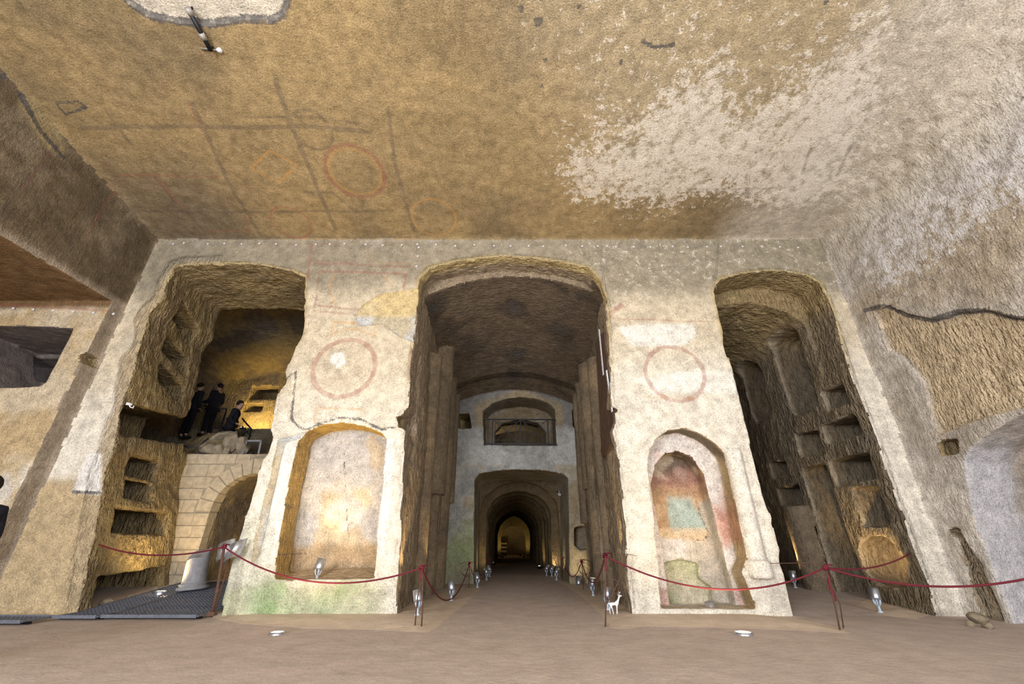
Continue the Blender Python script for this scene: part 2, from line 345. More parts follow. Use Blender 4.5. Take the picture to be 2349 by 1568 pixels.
# wall end of the central corridor
def carve_end(idn, pts, y1, amp=.02):
    P = [PY(q[0], q[1], YE) for q in pts]; xs = [p[0] for p in P]; zs = [p[1] for p in P]
    carve(idn, (min(xs) - .2, max(xs) + .2, 13.8, y1 + .2, max(-.6, min(zs) - .2), max(zs) + .2), lambda X, Y, Z, N: np.minimum(np.minimum(-sd_poly(X, Z, P), Y - 13.9), y1 - Y), amp)
carve_end('balcony_recess', [(1110, 1020), (1108, 942), (1130, 924), (1160, 914), (1195, 910), (1230, 914), (1258, 924), (1273, 938), (1276, 1020)], 15.3)
BI = [PY(q[0], q[1], 15.3) for q in [(1134, 1030), (1134, 990), (1152, 970), (1195, 960), (1236, 970), (1252, 990), (1252, 1030)]]
carve('balcony_recess', (-1.2, 1.7, 15.1, 18.6, 3.6, 5.6), lambda X, Y, Z, N: np.minimum(np.minimum(-sd_poly(X, Z, BI), Y - 15.0), 17.9 - Y), .03)
carve('balcony_recess', (-2.2, 2.6, 15.6, 18.6, 3.6, 6.0), lambda X, Y, Z, N: np.minimum(np.minimum(np.minimum(X + 1.9, 2.3 - X), np.minimum(Z - 4.08, 5.4 - .18 * (X - .25) ** 2 - Z)), np.minimum(Y - 15.75, 18.2 - Y)), .03)
carve_end('wall_hole', [(1049, 947), (1076, 948), (1081, 982), (1050, 983)], 15.0)
carve_end('wall_hole', [(1313, 938), (1335, 940), (1334, 980), (1315, 980)], 15.0)
carve_end('wall_tunnel_left', [(1086, 1420), (1087, 1200), (1089, 1100), (1100, 1086), (1140, 1079), (1190, 1077), (1250, 1079), (1290, 1086), (1303, 1096), (1305, 1200), (1307, 1420)], 17.5)
carve_end('corridor_niche', [(1318, 1210), (1335, 1205), (1352, 1208), (1352, 1258), (1330, 1262), (1318, 1250)], 14.5)
# loculi in the left passage (seen in its left flank)
def loc_x(idn, Ya, Yb, za, zb, x0, x1, slope=0.0, amp=.035, r=.12):
    yc, zc, hy, hz = (Ya + Yb) / 2, (za + zb) / 2, (Yb - Ya) / 2 - r, (zb - za) / 2 - r
    def fn(X, Y, Z, N):
        zz = Z - zc - slope * (Y - yc); qy = np.abs(Y - yc) - hy; qz = np.abs(zz) - hz
        d = np.sqrt(np.maximum(qy, 0) ** 2 + np.maximum(qz, 0) ** 2) + np.minimum(np.maximum(qy, qz), 0) - r
        return np.minimum(-d, np.minimum(X - x0, x1 - X))
    h = abs(slope) * (Yb - Ya)
    carve(idn, (x0 - .15, x1 + .15, Ya - .2, Yb + .2, za - .2 - h, zb + .2 + h), fn, amp)
for a in [(8.72, 9.68, 5.78, 6.30, -9.4, -7.8, -.35), (8.78, 9.78, 4.98, 5.45, -9.4, -7.7, -.30), (8.85, 9.85, 4.28, 4.75, -9.4, -7.7, -.25), (8.2, 10.25, 3.12, 3.80, -9.2, -7.2, .12), (8.64, 9.52, 2.30, 2.72, -8.9, -7.2, 0), (8.64, 9.45, 1.86, 2.24, -8.9, -7.2, 0), (8.5, 10.1, 1.24, 1.70, -9.0, -7.0, 0), (8.42, 10.2, .02, .58, -9.0, -6.8, .05)]:
    loc_x('loculus_left', *a, r=.05, amp=.018)
# loculi, arched windows and doorway in the right passage flank
for a in [(8.40, 9.12, 3.74, 4.22, 0), (8.40, 9.45, 3.08, 3.52, 0), (8.42, 9.6, 2.20, 2.74, 0), (8.46, 9.2, 1.36, 2.12, 0), (9.62, 10.5, 2.94, 3.52, .15), (11.15, 11.95, 2.62, 3.08, .1), (10.9, 11.9, 1.94, 2.42, 0), (10.9, 11.9, 1.16, 1.76, 0)]:
    loc_x('loculus_right', a[0], a[1], a[2], a[3], 6.6, 8.7, a[4], r=.06, amp=.02)
loc_x('loculus_right', 9.25, 10.35, 3.95, 6.05, 6.6, 9.2, 0, r=.3); loc_x('loculus_right', 11.2, 12.15, 4.2, 6.05, 6.6, 9.2, 0, r=.4)
loc_x('loculus_right', 9.72, 10.62, -.6, 2.75, 6.6, 9.2, 0, r=.15); loc_x('loculus_right', 8.48, 9.55, .33, 1.22, 6.6, 7.65, 0, r=.38, amp=.015)
# corridor flank recesses
loc_x('corridor_niche', 10.35, 10.95, -.5, 2.05, -2.75, -1.8, 0, r=.15); loc_x('corridor_niche', 11.7, 12.5, -.5, 2.1, -2.6, -1.8, 0, r=.15); loc_x('corridor_niche', 13.1, 13.8, .8, 2.0, -2.6, -1.8, 0, r=.15)
loc_x('corridor_niche', 10.6, 11.4, -.5, 2.2, 1.8, 2.7, 0, r=.15); loc_x('corridor_niche', 12.3, 12.9, 1.2, 2.6, 1.9, 2.9, 0, r=.15)
loc_x('corridor_niche', 9.0, 9.35, 3.5, 3.9, -2.6, -1.8, .8, r=.08)
# upper chamber behind the left passage, with the way in under it
def f_ch(X, Y, Z, N):
    top = 8.1 - .26 * np.clip(Y - 10.6, 0, 9) - .16 * np.abs(X + 7.4)
    return np.minimum(np.minimum(np.minimum(X + 11.2, -4.4 - X), np.minimum(Y - 10.25, 14.6 - Y)), np.minimum(Z - 3.12, top - Z))
carve('wall_chamber', (-11.5, -4.2, 10.1, 14.9, 2.9, 8.5), f_ch, .05)
def f_low(X, Y, Z, N):
    r = np.sqrt((X + 6.2) ** 2 + np.maximum(Z - 1.75, 0) ** 2); return np.minimum(.84 - r, np.minimum(Y - 10.3, 12.2 - Y))
carve('wall_chamber', (-7.3, -5.1, 10.2, 12.5, -.5, 2.9), f_low, .03)
def box_y(idn, x0, x1, z0, z1, y0, y1, amp=.03): carve(idn, (x0 - .2, x1 + .2, y0 - .2, y1 + .2, z0 - .2, z1 + .2), lambda X, Y, Z, N: np.minimum(np.minimum(np.minimum(X - x0, x1 - X), np.minimum(Z - z0, z1 - Z)), np.minimum(Y - y0, y1 - Y)), amp)
carve('wall_chamber', (-9.8, -6.2, 10.7, 11.9, 2.8, 4.2), lambda X, Y, Z, N: .42 * (1 - np.sqrt(((X + 8.15) / 1.25) ** 2 + ((Y - 11.3) / .42) ** 2 + ((Z - 3.05) / .72) ** 2)), .12, 'solid')
q0, q1 = PY(570, 915, 14.6), PY(640, 885, 14.6); box_y('wall_hole', q0[0], q1[0], q0[1], q1[1], 14.4, 15.4)
q0, q1 = PY(556, 944, 14.6), PY(606, 924, 14.6); box_y('wall_hole', q0[0], q1[0], q0[1], q1[1], 14.4, 15.3)
# arched recess and channel in the right wall of the hall
ARC = [PX(*q, 7.62) for q in [(2220, 1095), (2212, 1060), (2225, 1025), (2265, 990), (2310, 962), (2349, 945)]]
ARCP = [(7.45, -.6), (7.42, .5), (7.36, 1.5)] + ARC + [(5.2, 3.2), (4.4, 3.1), (3.7, 2.5), (3.5, 1.5), (3.5, -.6)]
carve('niche_wall_right', (7.0, 9.3, 3.2, 7.9, -.6, 3.7), lambda X, Y, Z, N: np.minimum(-sd_poly(Y, Z, ARCP) + 0 * X, np.minimum(X - 7.0, 8.75 - .5 * np.abs(Y - 5.5) ** 1.2 * .3 - X)), .04)
GR = [PX(*q, 7.5) for q in [(2165, 1215), (2195, 1225), (2240, 1300), (2300, 1400), (2330, 1450)]]
GRP = [(GR[0][0], GR[0][1]), (GR[1][0] - .02, GR[1][1] + .1), (7.55, .75), (7.58, -.6), (7.86, -.6), (7.84, .6), (7.74, 1.15)]
carve('groove', (7.0, 8.0, 7.2, 8.1, -.6, 1.9), lambda X, Y, Z, N: np.minimum(-sd_poly(Y, Z, GRP) + 0 * X, np.minimum(X - 7.0, 7.72 - X)), .02)
carve('wall_hole', (7.3, 8.1, 7.0, 7.7, 2.3, 2.9), lambda X, Y, Z, N: np.minimum(np.minimum(7.45 - Y, Y - 7.15), np.minimum(np.minimum(Z - 2.45, 2.72 - Z), 7.85 - X)), .03)
# raw rock area of the right wall and lost plaster on the ceiling (shallow)
RAW = [PX(*q, 7.6) for q in [(2000, 712), (2030, 700), (2070, 722), (2130, 735), (2190, 715), (2250, 712), (2310, 728), (2400, 738)]] + [(3.5, 4.2), (3.5, 3.0)] + [PX(*q, 7.6) for q in [(2349, 925), (2210, 972), (2150, 1000), (2130, 960), (2110, 880), (2060, 820), (2030, 800)]]
carve('RAW', (6.9, 8.4, 3.2, 8.1, 2.4, 6.6), lambda X, Y, Z, N: np.minimum(-sd_poly(Y, Z, RAW) + 0 * X, np.minimum(X - 7.0, 7.70 + .06 * (Y0 - Y) - X)), .05)
CP = [PC(*q) for q in [(270, -20), (300, 10), (340, 38), (400, 50), (480, 56), (560, 46), (620, 48), (648, 36), (662, -5), (670, -60), (260, -60)]]
carve('ceiling_patch', (-9, -1, 2.0, 5.5, 7.5, 9.3), lambda X, Y, Z, N: np.minimum(-sd_poly(X, Y, CP) + 0 * Z, np.minimum(Z - 7.5, CE0 + CES * (Y0 - Y) + .06 - Z)), .01)
# rock left standing: pilasters and columns
def solid_cyl(idn, x, y, r, z0, z1, amp=.015, sx=1.0):
    carve(idn, (x - r - .3, x + r + .3, y - r - .3, y + r + .3, z0 - .2, z1 + .2), lambda X, Y, Z, N: np.minimum(r - np.sqrt(((X - x) / sx) ** 2 + (Y - y) ** 2), np.minimum(Z - z0, z1 - Z)), amp, 'solid')
for x, y, r, z0, z1 in [(-2.1, 10.15, .24, -.6, 5.6), (-2.15, 11.35, .42, 2.2, 6.4), (-2.0, 11.3, .16, -.6, 2.3), (-2.1, 12.85, .30, -.6, 6.0), (-2.0, 13.75, .2, 2.2, 5.9),
                        (2.25, 10.35, .22, -.6, 5.6), (2.35, 11.75, .32, -.6, 6.0), (2.35, 12.95, .26, 2.5, 6.0), (2.3, 13.6, .24, 1.6, 5.9)]:
    solid_cyl('pilaster', x, y, r, z0, z1)
solid_cyl('half_column', 4.26, 8.14, .15, .78, 2.72, .008)
solid_cyl('half_column', 4.24, 8.10, .20, .55, .82, .02)
solid_cyl('pilaster', 7.05, 11.0, .3, -.6, 1.9, .04)

def eval_grid(x0, x1, y0, y1, z0, z1, res):
    ax = lambda a, b: (np.arange(math.floor(a / res), math.ceil(b / res) + 1) * res).astype(np.float32)
    xs, ys, zs = ax(x0, x1), ax(y0, y1), ax(z0, z1)
    F = np.full((len(xs), len(ys), len(zs)), -1.0, np.float32); OW = np.zeros(F.shape, np.uint8)
    NZ = (.6 * noise_grid(xs, ys, zs, .62) + .4 * noise_grid(xs, ys, zs, .19, 5.3)).astype(np.float32)
    for kind, idn, B, fn, amp, tag in CARVE:
        ix = np.where((xs >= B[0]) & (xs <= B[1]))[0]; iy = np.where((ys >= B[2]) & (ys <= B[3]))[0]; iz = np.where((zs >= B[4]) & (zs <= B[5]))[0]
        if not (len(ix) and len(iy) and len(iz)): continue
        S = (slice(ix[0], ix[-1] + 1), slice(iy[0], iy[-1] + 1), slice(iz[0], iz[-1] + 1))
        X = xs[S[0]][:, None, None]; Y = ys[S[1]][None, :, None]; Z = zs[S[2]][None, None, :]; N = NZ[S]
        v = fn(X, Y, Z, N); own = None
        if idn == 'HALL':
            v, oi = v; own = HALL_IDS[oi]; am = np.where(oi == 2, .07, np.where(oi == 0, .018, .03)).astype(np.float32)
            v = v + am * N
        else:
            v = v + amp * N
            if idn == 'RAW': own = OID['wall_right']
            elif idn == 'CORR':
                own = np.broadcast_to(np.where((YE - Y < .10) & (Z > -9), OID['wall_end_centre'], np.where(vault_c(X, Y) - Z < .12, OID['corridor_vault'], OID['wall_passage_centre'])), v.shape).astype(np.uint8)
            else: own = OID[idn]
        v = v.astype(np.float32); Fs = F[S]; Os = OW[S]
        if kind == 'air': m = v > Fs
        else: v = -v; m = v < Fs
        Fs[m] = v[m]; Os[m] = own[m] if isinstance(own, np.ndarray) else own
    return xs, ys, zs, F, OW

def surface_nets(xs, ys, zs, F, OW, res):
    S = F > 0
    n = [d - 1 for d in F.shape]; cnt = np.zeros(n, np.uint8)
    for a in (0, 1):
        for b in (0, 1):
            for c in (0, 1): cnt += S[a:a + n[0], b:b + n[1], c:c + n[2]]
    act = (cnt > 0) & (cnt < 8); I, J, K = np.nonzero(act); idx = np.full(n, -1, np.int32); idx[I, J, K] = np.arange(len(I))
    acc = np.zeros((len(I), 3), np.float32); num = np.zeros(len(I), np.float32)
    for ax in range(3):
        o1, o2 = [k for k in range(3) if k != ax]
        for p in (0, 1):
            for q in (0, 1):
                A = [I, J, K]; A[o1] = A[o1] + p; A[o2] = A[o2] + q; Bb = list(A); Bb[ax] = Bb[ax] + 1
                fa = F[A[0], A[1], A[2]]; fb = F[Bb[0], Bb[1], Bb[2]]; m = (fa > 0) != (fb > 0)
                t = np.where(m, fa / np.where(m, fa - fb, 1), 0)
                e = np.zeros((len(I), 3), np.float32); e[:, ax] = t; e[:, o1] = p; e[:, o2] = q
                acc += e * m[:, None]; num += m
    V = acc / num[:, None]; V += np.stack([I, J, K], 1); V = V * res + np.array([xs[0], ys[0], zs[0]], np.float32)
    Q = []; O = []
    for ax in range(3):
        sl0 = [slice(None)] * 3; sl1 = [slice(None)] * 3; sl0[ax] = slice(0, -1); sl1[ax] = slice(1, None)
        a = S[tuple(sl0)]; b = S[tuple(sl1)]; E = np.argwhere(a != b); o1, o2 = (ax + 1) % 3, (ax + 2) % 3
        ok = (E[:, o1] > 0) & (E[:, o2] > 0) & (E[:, o1] < n[o1]) & (E[:, o2] < n[o2]); E = E[ok]
        def cell(d1, d2):
            C = E.copy(); C[:, o1] += d1; C[:, o2] += d2; return idx[C[:, 0], C[:, 1], C[:, 2]]
        q = np.stack([cell(-1, -1), cell(0, -1), cell(0, 0), cell(-1, 0)], 1)
        air_first = S[E[:, 0], E[:, 1], E[:, 2]]
        q[air_first] = q[air_first][:, ::-1]
        E2 = E.copy(); E2[:, ax] += 1
        fa = np.abs(F[E[:, 0], E[:, 1], E[:, 2]]); fb = np.abs(F[E2[:, 0], E2[:, 1], E2[:, 2]])
        o = np.where(fa < fb, OW[E[:, 0], E[:, 1], E[:, 2]], OW[E2[:, 0], E2[:, 1], E2[:, 2]])
        Q.append(q); O.append(o)
    Q = np.concatenate(Q); O = np.concatenate(O); g = (Q >= 0).all(1)
    return V, Q[g], O[g]

GRIDS = [((-12.5, 9.3, 2.6, 13.3, -.30, 9.4), .04), ((-3.0, 3.2, 13.0, 16.6, -.30, 6.6), .04), ((-2.6, 3.0, 16.4, 18.7, 3.4, 6.2), .05), ((-11.7, -4.0, 13.0, 15.7, 2.6, 8.2), .06), ((-12.6, 9.5, -6.0, 2.8, -.3, 11.2), .16)]
VV, QQ, OO, off = [], [], [], 0
for B, res in GRIDS:
    g = eval_grid(*B, res); V, Q, O = surface_nets(*g, res); VV.append(V); QQ.append(Q + off); OO.append(O); off += len(V); del g
VV = np.concatenate(VV); QQ = np.concatenate(QQ); OO = np.concatenate(OO)
# vertex normals
def vert_normals(V, Q):
    nrm = np.cross(V[Q[:, 2]] - V[Q[:, 0]], V[Q[:, 3]] - V[Q[:, 1]]); vn = np.zeros_like(V)
    for k in range(4):
        for a in range(3): vn[:, a] += np.bincount(Q[:, k], nrm[:, a], len(V))
    return vn / (np.linalg.norm(vn, axis=1, keepdims=True) + 1e-9)
VN = vert_normals(VV, QQ)

# ------------------------------------------------------------------ colours and paint of the rock (by place
C = lambda *a: np.array(a, np.float32)
CREAM, WHITE, OCHRE, GREYP, BROWN, DKB = C(.62, .53, .385), C(.74, .68, .57), C(.355, .258, .128), C(.40, .37, .31), C(.22, .165, .10), C(.12, .092, .062)
TUFA, TUFAY, MOSS, LGREY = C(.44, .345, .215), C(.47, .36, .17), C(.25, .38, .16), C(.52, .52, .50)
def lerp(a, b, t): t = np.clip(t, 0, 1)[:, None]; return a * (1 - t) + b * t
def ss(x, a, b): t = np.clip((x - a) / (b - a), 0, 1); return t * t * (3 - 2 * t)
def px_list(l, f=PY): return [f(*q) for q in l]
def rock_attrs(P, oid):
    n = len(P); x, y, z = P[:, 0], P[:, 1], P[:, 2]; nm = OBJ[oid]
    a = dict(Col=np.tile(TUFA, (n, 1)), Flk=np.tile(C(.72, .66, .55), (n, 1)), flake=np.zeros(n), rough=np.full(n, .5), grey=np.ones(n), red=np.ones(n), orange=np.ones(n), edge=np.ones(n))
    nb = fbm(P, 2.2, 1.0); nmid = fbm(P, .7, 9.0); mx, mz = x, z
    def line(k, pts, wd, f=PY, px=x, pz=z): a[k] = np.minimum(a[k], sd_line(px, pz, px_list(pts, f)) - wd)
    def ring(k, cx, cz, r, wd, px=x, pz=z, e=1.0): a[k] = np.minimum(a[k], np.abs(np.sqrt((px - cx) ** 2 + ((pz - cz) / e) ** 2) - r) - wd)
    if nm in ('wall_front',):
        c = lerp(CREAM * .98, WHITE * 1.0, ss(z + .9 * nb, 4.9, 2.6)); c = lerp(c, C(.29, .25, .18), ss(z + .6 * nb + .35 * nmid, 5.9, 6.7) * .9)  # whiter low down: the light washing the pillar feet is partly painted in
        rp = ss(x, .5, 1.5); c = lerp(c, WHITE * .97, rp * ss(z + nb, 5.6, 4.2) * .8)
        c = lerp(c, GREYP * 1.1, ss(nmid, .28, .5) * .35)
        # green growth at the foot of the left pillar
        c = lerp(c, C(.50, .50, .31), ss(.62 + .2 * nmid - z, 0, .25) * ss(-x, 1.9, 2.4) * (x > -5.2) * .75)
        c = lerp(c, C(.84, .80, .72), ss(sd_poly(x, z, px_list([(640, 1012), (684, 1012), (660, 1120), (630, 1290), (592, 1290)])) + .03 * nmid, .03, -.02) * .9); c = lerp(c, C(.84, .80, .74), ss(sd_poly(x, z, px_list([(884, 1010), (902, 1008), (890, 1200), (878, 1270), (864, 1270)])) + .03 * nmid, .03, -.02) * .9)
        c = lerp(c, C(.56, .47, .34), ss(.58 - np.sqrt((x + 3.55) ** 2 + (z - 4.43) ** 2), 0, .05) * .55)
        c = lerp(c, MOSS, ss(.75 + .35 * nmid - z, 0, .35) * ss(-x, 2.35, 2.8) * (x > -5.2) * ss(nmid + .2 * nb, -.2, .25) * .8)
        c = lerp(c, C(.46, .50, .34), ss(1.7 + nb * .6 - z, 0, .8) * ss(-x, 4.0, 4.4) * (x > -5.2) * .35)
        c = lerp(c, C(.50, .375, .205), ss(x, -7.0, -7.3) * ss(z + .3 * nmid, 2.35, 2.15) * .9)
        # tan band where the plaster is gone at the edges
        d = np.minimum.reduce([np.abs(sd_poly(x, z, LPOLY)), np.abs(sd_poly(x, z, CPOLY)), np.abs(sd_poly(x, z, RPOLY))])
        a['rough'] = .10 + .5 * ss(d, .10, .02)
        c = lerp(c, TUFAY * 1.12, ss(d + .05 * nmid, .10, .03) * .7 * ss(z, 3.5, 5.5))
        d2 = np.minimum(sd_poly(x, z, LPOLY), 9); c = lerp(c, TUFA * 1.05, ss(d2 + .25 * nmid, .34, .18) * (x < -7) * ss(z, 6.9, 6.3) * .85); a['rough'] = np.maximum(a['rough'], ss(d2 + .25 * nmid, .34, .18) * (x < -7) * .7)
        # medallions and frames
        ring('red', -3.55, 4.43, .65, .055); ring('red', 3.42, 4.30, .61, .045)
        Q = lambda l, k, wd: line(k, l, wd)
        Q([(705, 640), (715, 560)], 'red', .03); Q([(728, 566), (930, 560)], 'grey', .012); Q([(722, 604), (940, 612)], 'red', .022); Q([(735, 568), (728, 598), (835, 604), (838, 570)], 'red', .012); Q([(855, 570), (852, 604), (940, 604)], 'orange', .012)
        Q([(735, 622), (935, 628)], 'red', .03); Q([(728, 700), (835, 712)], 'red', .03); Q([(722, 712), (820, 722)], 'red', .025); Q([(733, 622), (722, 700)], 'red', .022); Q([(930, 630), (925, 668)], 'red', .025)
        Q([(770, 628), (757, 650), (760, 680), (770, 700)], 'orange', .022); Q([(880, 632), (895, 650), (893, 664)], 'orange', .022)
        Q([(760, 770), (765, 738), (860, 742), (858, 770)], 'orange', .025); Q([(770, 762), (810, 752), (850, 766)], 'orange', .02)
        Q([(720, 990), (725, 935), (830, 938)], 'orange', .018); Q([(945, 800), (938, 870)], 'red', .03)
        Q([(590, 562), (690, 560), (685, 590)], 'red', .012); Q([(700, 560), (940, 556)], 'red', .014); Q([(1395, 730), (1650, 738)], 'red', .02); Q([(1480, 910), (1600, 912)], 'orange', .015); Q([(1425, 700), (1400, 720)], 'red', .06)
        line('edge', [(655, 870), (680, 850), (668, 960), (688, 982), (705, 984), (730, 972), (780, 957), (830, 962), (875, 985), (905, 980)], .022)
        line('edge', [(235, 1130), (165, 1128)], .03); line('edge', [(1700, 1300), (1708, 1270)], .02)
        line('edge', [(1070, 600), (1200, 606), (1330, 618)], .018)
        # exposed white patches on the right pillar
        for pl, cc in (([(1415, 750), (1480, 745), (1590, 745), (1600, 770), (1560, 790), (1450, 795)], C(.80, .76, .68)), ([(1470, 870), (1560, 855), (1690, 850), (1700, 900), (1500, 900)], C(.82, .78, .68)), ([(760, 812), (785, 806), (792, 830), (775, 845), (755, 830)], C(.85, .82, .76)), ([(205, 1040), (232, 1040), (228, 1130), (163, 1128)], C(.83, .80, .76))):
            s = sd_poly(x, z, px_list(pl)); c = lerp(c, cc, ss(s + .06 * nmid, .05, -.03) * .85)
        a['flake'] = .42 * ss(z + nb, 4.5, 6.2) * ss(x, .2, 2.0) + .25 * ss(x, 2, 3) * ss(z, 4.5, 3); a['Col'] = c
    elif nm in ('patch',):
        a['Col'] = lerp(np.tile(C(.50, .43, .30), (n, 1)), np.tile(LGREY, (n, 1)), ss(nmid, -.05, .25)); a['rough'][:] = .15
        a['Col'] = lerp(a['Col'], TUFAY * 1.3, ss(z, 5.62, 5.75) * .8)
    elif nm in ('wall_left',):
        a['Col'] = lerp(np.tile(C(.14, .105, .065), (n, 1)), np.tile(C(.21, .165, .11), (n, 1)), ss(nmid, -.1, .35)); a['rough'][:] = .12
        L = lambda l, k, wd: line(k, l, wd, lambda u, v: PX(u, v, -8.75), y, z)
        L([(150, 320), (70, 410), (0, 500)], 'grey', .04); L([(130, 345), (50, 440)], 'red', .012); L([(245, 430), (190, 510), (140, 600)], 'grey', .03); L([(262, 442), (200, 540)], 'red', .018); L([(0, 175), (40, 175), (60, 230), (100, 300), (150, 360)], 'edge', .045); L([(265, 440), (290, 465)], 'edge', .02)
        a['Col'] = lerp(a['Col'], C(.42, .33, .17), ss(.25 - np.abs(sd_line(y, z, [PX(*q, -8.75) for q in [(80, 250), (130, 330)]])), 0, .12) * .6)
        a['Col'] = lerp(a['Col'], C(.42, .35, .27), ss(z, 6.05, 5.9) * .6); a['flake'] = .2 * ss(z, 6.6, 7.6)
    elif nm in ('wall_right',):
        c = lerp(np.tile(C(.42, .35, .26), (n, 1)), np.tile(C(.50, .46, .41), (n, 1)), ss(nb, -.25, .3))
        s = sd_poly(y, z, RAW); raw = ss(s + .04 * nmid, .06, -.06)
        low = ss(z + .5 * nmid, 2.6, 1.6); c = lerp(c, C(.60, .55, .48), low)
        a['flake'] = (1 - raw) * (.66 * ss(z + .9 * nb, 4.7, 6.0) * ss(y, 8.0, 7.0) + .10) + .0
        c = lerp(c, TUFA * C(1.28, 1.30, 1.38), raw); a['rough'] = .25 + .4 * raw; c = lerp(c, C(.50, .42, .31), ss(z + .9 * nb + .4 * nmid, 6.9, 8.2) * .75); a['Col'] = c; a['Flk'] = lerp(np.tile(C(.68, .66, .65), (n, 1)), np.tile(C(.66, .60, .50), (n, 1)), ss(z + nb, 6.5, 8.0))
        line('edge', [(1990, 712), (2030, 700), (2070, 722), (2130, 735), (2190, 715), (2250, 712), (2310, 728), (2400, 738)], .045, lambda u, v: PX(u, v, 7.7), y, z)
    elif nm in ('ceiling', 'ceiling_patch'):
        c = lerp(np.tile(OCHRE, (n, 1)), np.tile(C(.245, .182, .098), (n, 1)), ss(nb + .4 * nmid, -.3, .35))
        c = lerp(c, C(.43, .345, .215), ss(x + 1.4 * nb, -1.0, 2.5) * ss(y, 7.2, 5.5) * .8); c = lerp(c, C(.56, .50, .41), ss(x + nb, 5.0, 6.6) * .8)
        c = lerp(c, C(.19, .15, .10), ss(-x + nb, 4.4, 7.2) * ss(y, 5.4, 7.2) * .75)  # ceiling darker towards its left front corner
        blob = sd_poly(x, y, px_list([(1390, 330), (1560, 200), (1800, 250), (1980, 130), (2050, 300), (1950, 420), (1850, 500), (1700, 480), (1560, 460), (1450, 480), (1330, 380)], PC))
        a['flake'] = np.clip(.58 * ss(blob + .9 * nb + .7 * nmid, 1.0, -.9) + .34 * ss(x + nb * 1.6, -1.5, 2.0) * (1 - .5 * ss(y, 6.6, 7.4)) + .06, 0, 1)
        a['Col'] = c; a['rough'][:] = .03; a['Flk'][:] = C(.78, .71, .61)
        if nm == 'ceiling_patch': a['Col'][:] = lerp(np.tile(C(.58, .52, .42), (n, 1)), np.tile(C(.50, .40, .24), (n, 1)), ss(nmid, 0, .4)); a['rough'][:] = .1
        L = lambda l, k, wd: line(k, l, wd, PC, x, y)
        L([(632, 185), (665, 280), (715, 400), (768, 525)], 'grey', .05); L([(440, 235), (470, 300), (520, 410), (600, 545)], 'grey', .045); L([(190, 292), (400, 290), (600, 292), (690, 290), (850, 302)], 'grey', .045); L([(560, 268), (700, 268), (840, 285)], 'grey', .025)
        L([(890, 250), (905, 370), (950, 530)], 'grey', .04); L([(240, 250), (300, 330)], 'grey', .03); L([(355, 405), (400, 460), (470, 532)], 'grey', .035); L([(300, 484), (560, 487), (900, 483)], 'grey', .03); L([(380, 545), (960, 543)], 'grey', .03)
        L([(270, 400), (510, 405)], 'red', .02); L([(365, 415), (420, 475)], 'red', .035); L([(560, 490), (575, 530), (470, 530)], 'red', .02); L([(430, 235), (480, 330)], 'red', .02); L([(1560, 450), (1590, 520)], 'grey', .02); L([(1860, 340), (1840, 400)], 'grey', .03); L([(1950, 330), (1920, 400)], 'grey', .03); L([(1590, 433), (1800, 432)], 'grey', .018)
        for k, uv, du, wd in (('red', (815, 396), 66, .04), ('orange', (815, 396), 57, .02), ('red', (668, 511), 43, .03), ('orange', (995, 500), 50, .025), ('grey', (715, 300), 45, .03)):
            p = PC(*uv); r = abs(PC(uv[0] + du, uv[1])[0] - p[0]); ring(k, p[0], p[1], r, wd, x, y)
        L([(575, 385), (620, 345), (680, 380), (640, 420), (575, 385)], 'orange', .025); L([(690, 440), (760, 440), (810, 480)], 'grey', .03)
        L([(250, -40), (300, 10), (340, 38), (400, 50), (480, 56), (560, 46), (620, 48), (648, 36), (662, -5), (664, -40)], 'edge', .045)
        for q, r in (((1195, 22), .05), ((1235, 50), .07), ((1222, 22), .03), ((1250, 137), .035), ((1425, 142), .035), ((1243, 197), .025), ((1328, 15), .03), ((1895, 5), .04)):
            p = PC(*q); a['edge'] = np.minimum(a['edge'], np.sqrt((x - p[0]) ** 2 + (y - p[1]) ** 2) - r)
        L([(1475, 95), (1500, 110), (1545, 103)], 'edge', .03); L([(130, 235), (180, 232), (200, 245), (150, 262), (130, 240)], 'edge', .02)
    elif nm in ('wall_side_passage',):
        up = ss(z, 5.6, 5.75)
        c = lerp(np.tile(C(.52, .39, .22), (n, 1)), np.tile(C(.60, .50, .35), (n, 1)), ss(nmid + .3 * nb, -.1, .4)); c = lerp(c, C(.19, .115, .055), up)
        c = lerp(c, C(.72, .70, .66), ss(nmid, .25, .4) * (1 - up) * ss(z, 2.6, 2.0) * .5); a['Col'] = c; a['rough'] = .15 + 0 * z
        line('red', [(0, 698), (262, 713)], .03, lambda u, v: PY(u, v, 7.76)); line('edge', [(180, 940), (165, 1005), (115, 1008), (100, 1070)], .02, lambda u, v: PY(u, v, 7.76))
    elif nm in ('window_recess',): a['Col'] = np.tile(C(.22, .185, .165), (n, 1)); a['rough'][:] = .1
    elif nm in ('wall_passage_left', 'loculus_left', 'groove', 'wall_hole'):
        c = lerp(np.tile(C(.35, .265, .135), (n, 1)), np.tile(C(.27, .205, .118), (n, 1)), ss(nmid, -.2, .4))
        if nm == 'loculus_left': c = c * .92  # shelf insides darkened: shade put into the colour
        if nm == 'groove': c = np.tile(C(.40, .32, .22), (n, 1))
        a['Col'] = c; a['rough'][:] = .95
    elif nm in ('wall_passage_centre', 'pilaster'):
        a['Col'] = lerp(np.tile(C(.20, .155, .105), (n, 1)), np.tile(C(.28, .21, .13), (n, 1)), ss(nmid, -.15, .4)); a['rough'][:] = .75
        a['Col'] = lerp(a['Col'], C(.34, .265, .18), ss(y, 9.9, 9.2) * .8)  # flank paler near the mouth: entrance light put into the colour
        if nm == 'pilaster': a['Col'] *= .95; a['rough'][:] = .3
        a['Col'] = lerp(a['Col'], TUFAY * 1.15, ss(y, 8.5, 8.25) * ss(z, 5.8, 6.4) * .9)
    elif nm == 'corridor_vault':
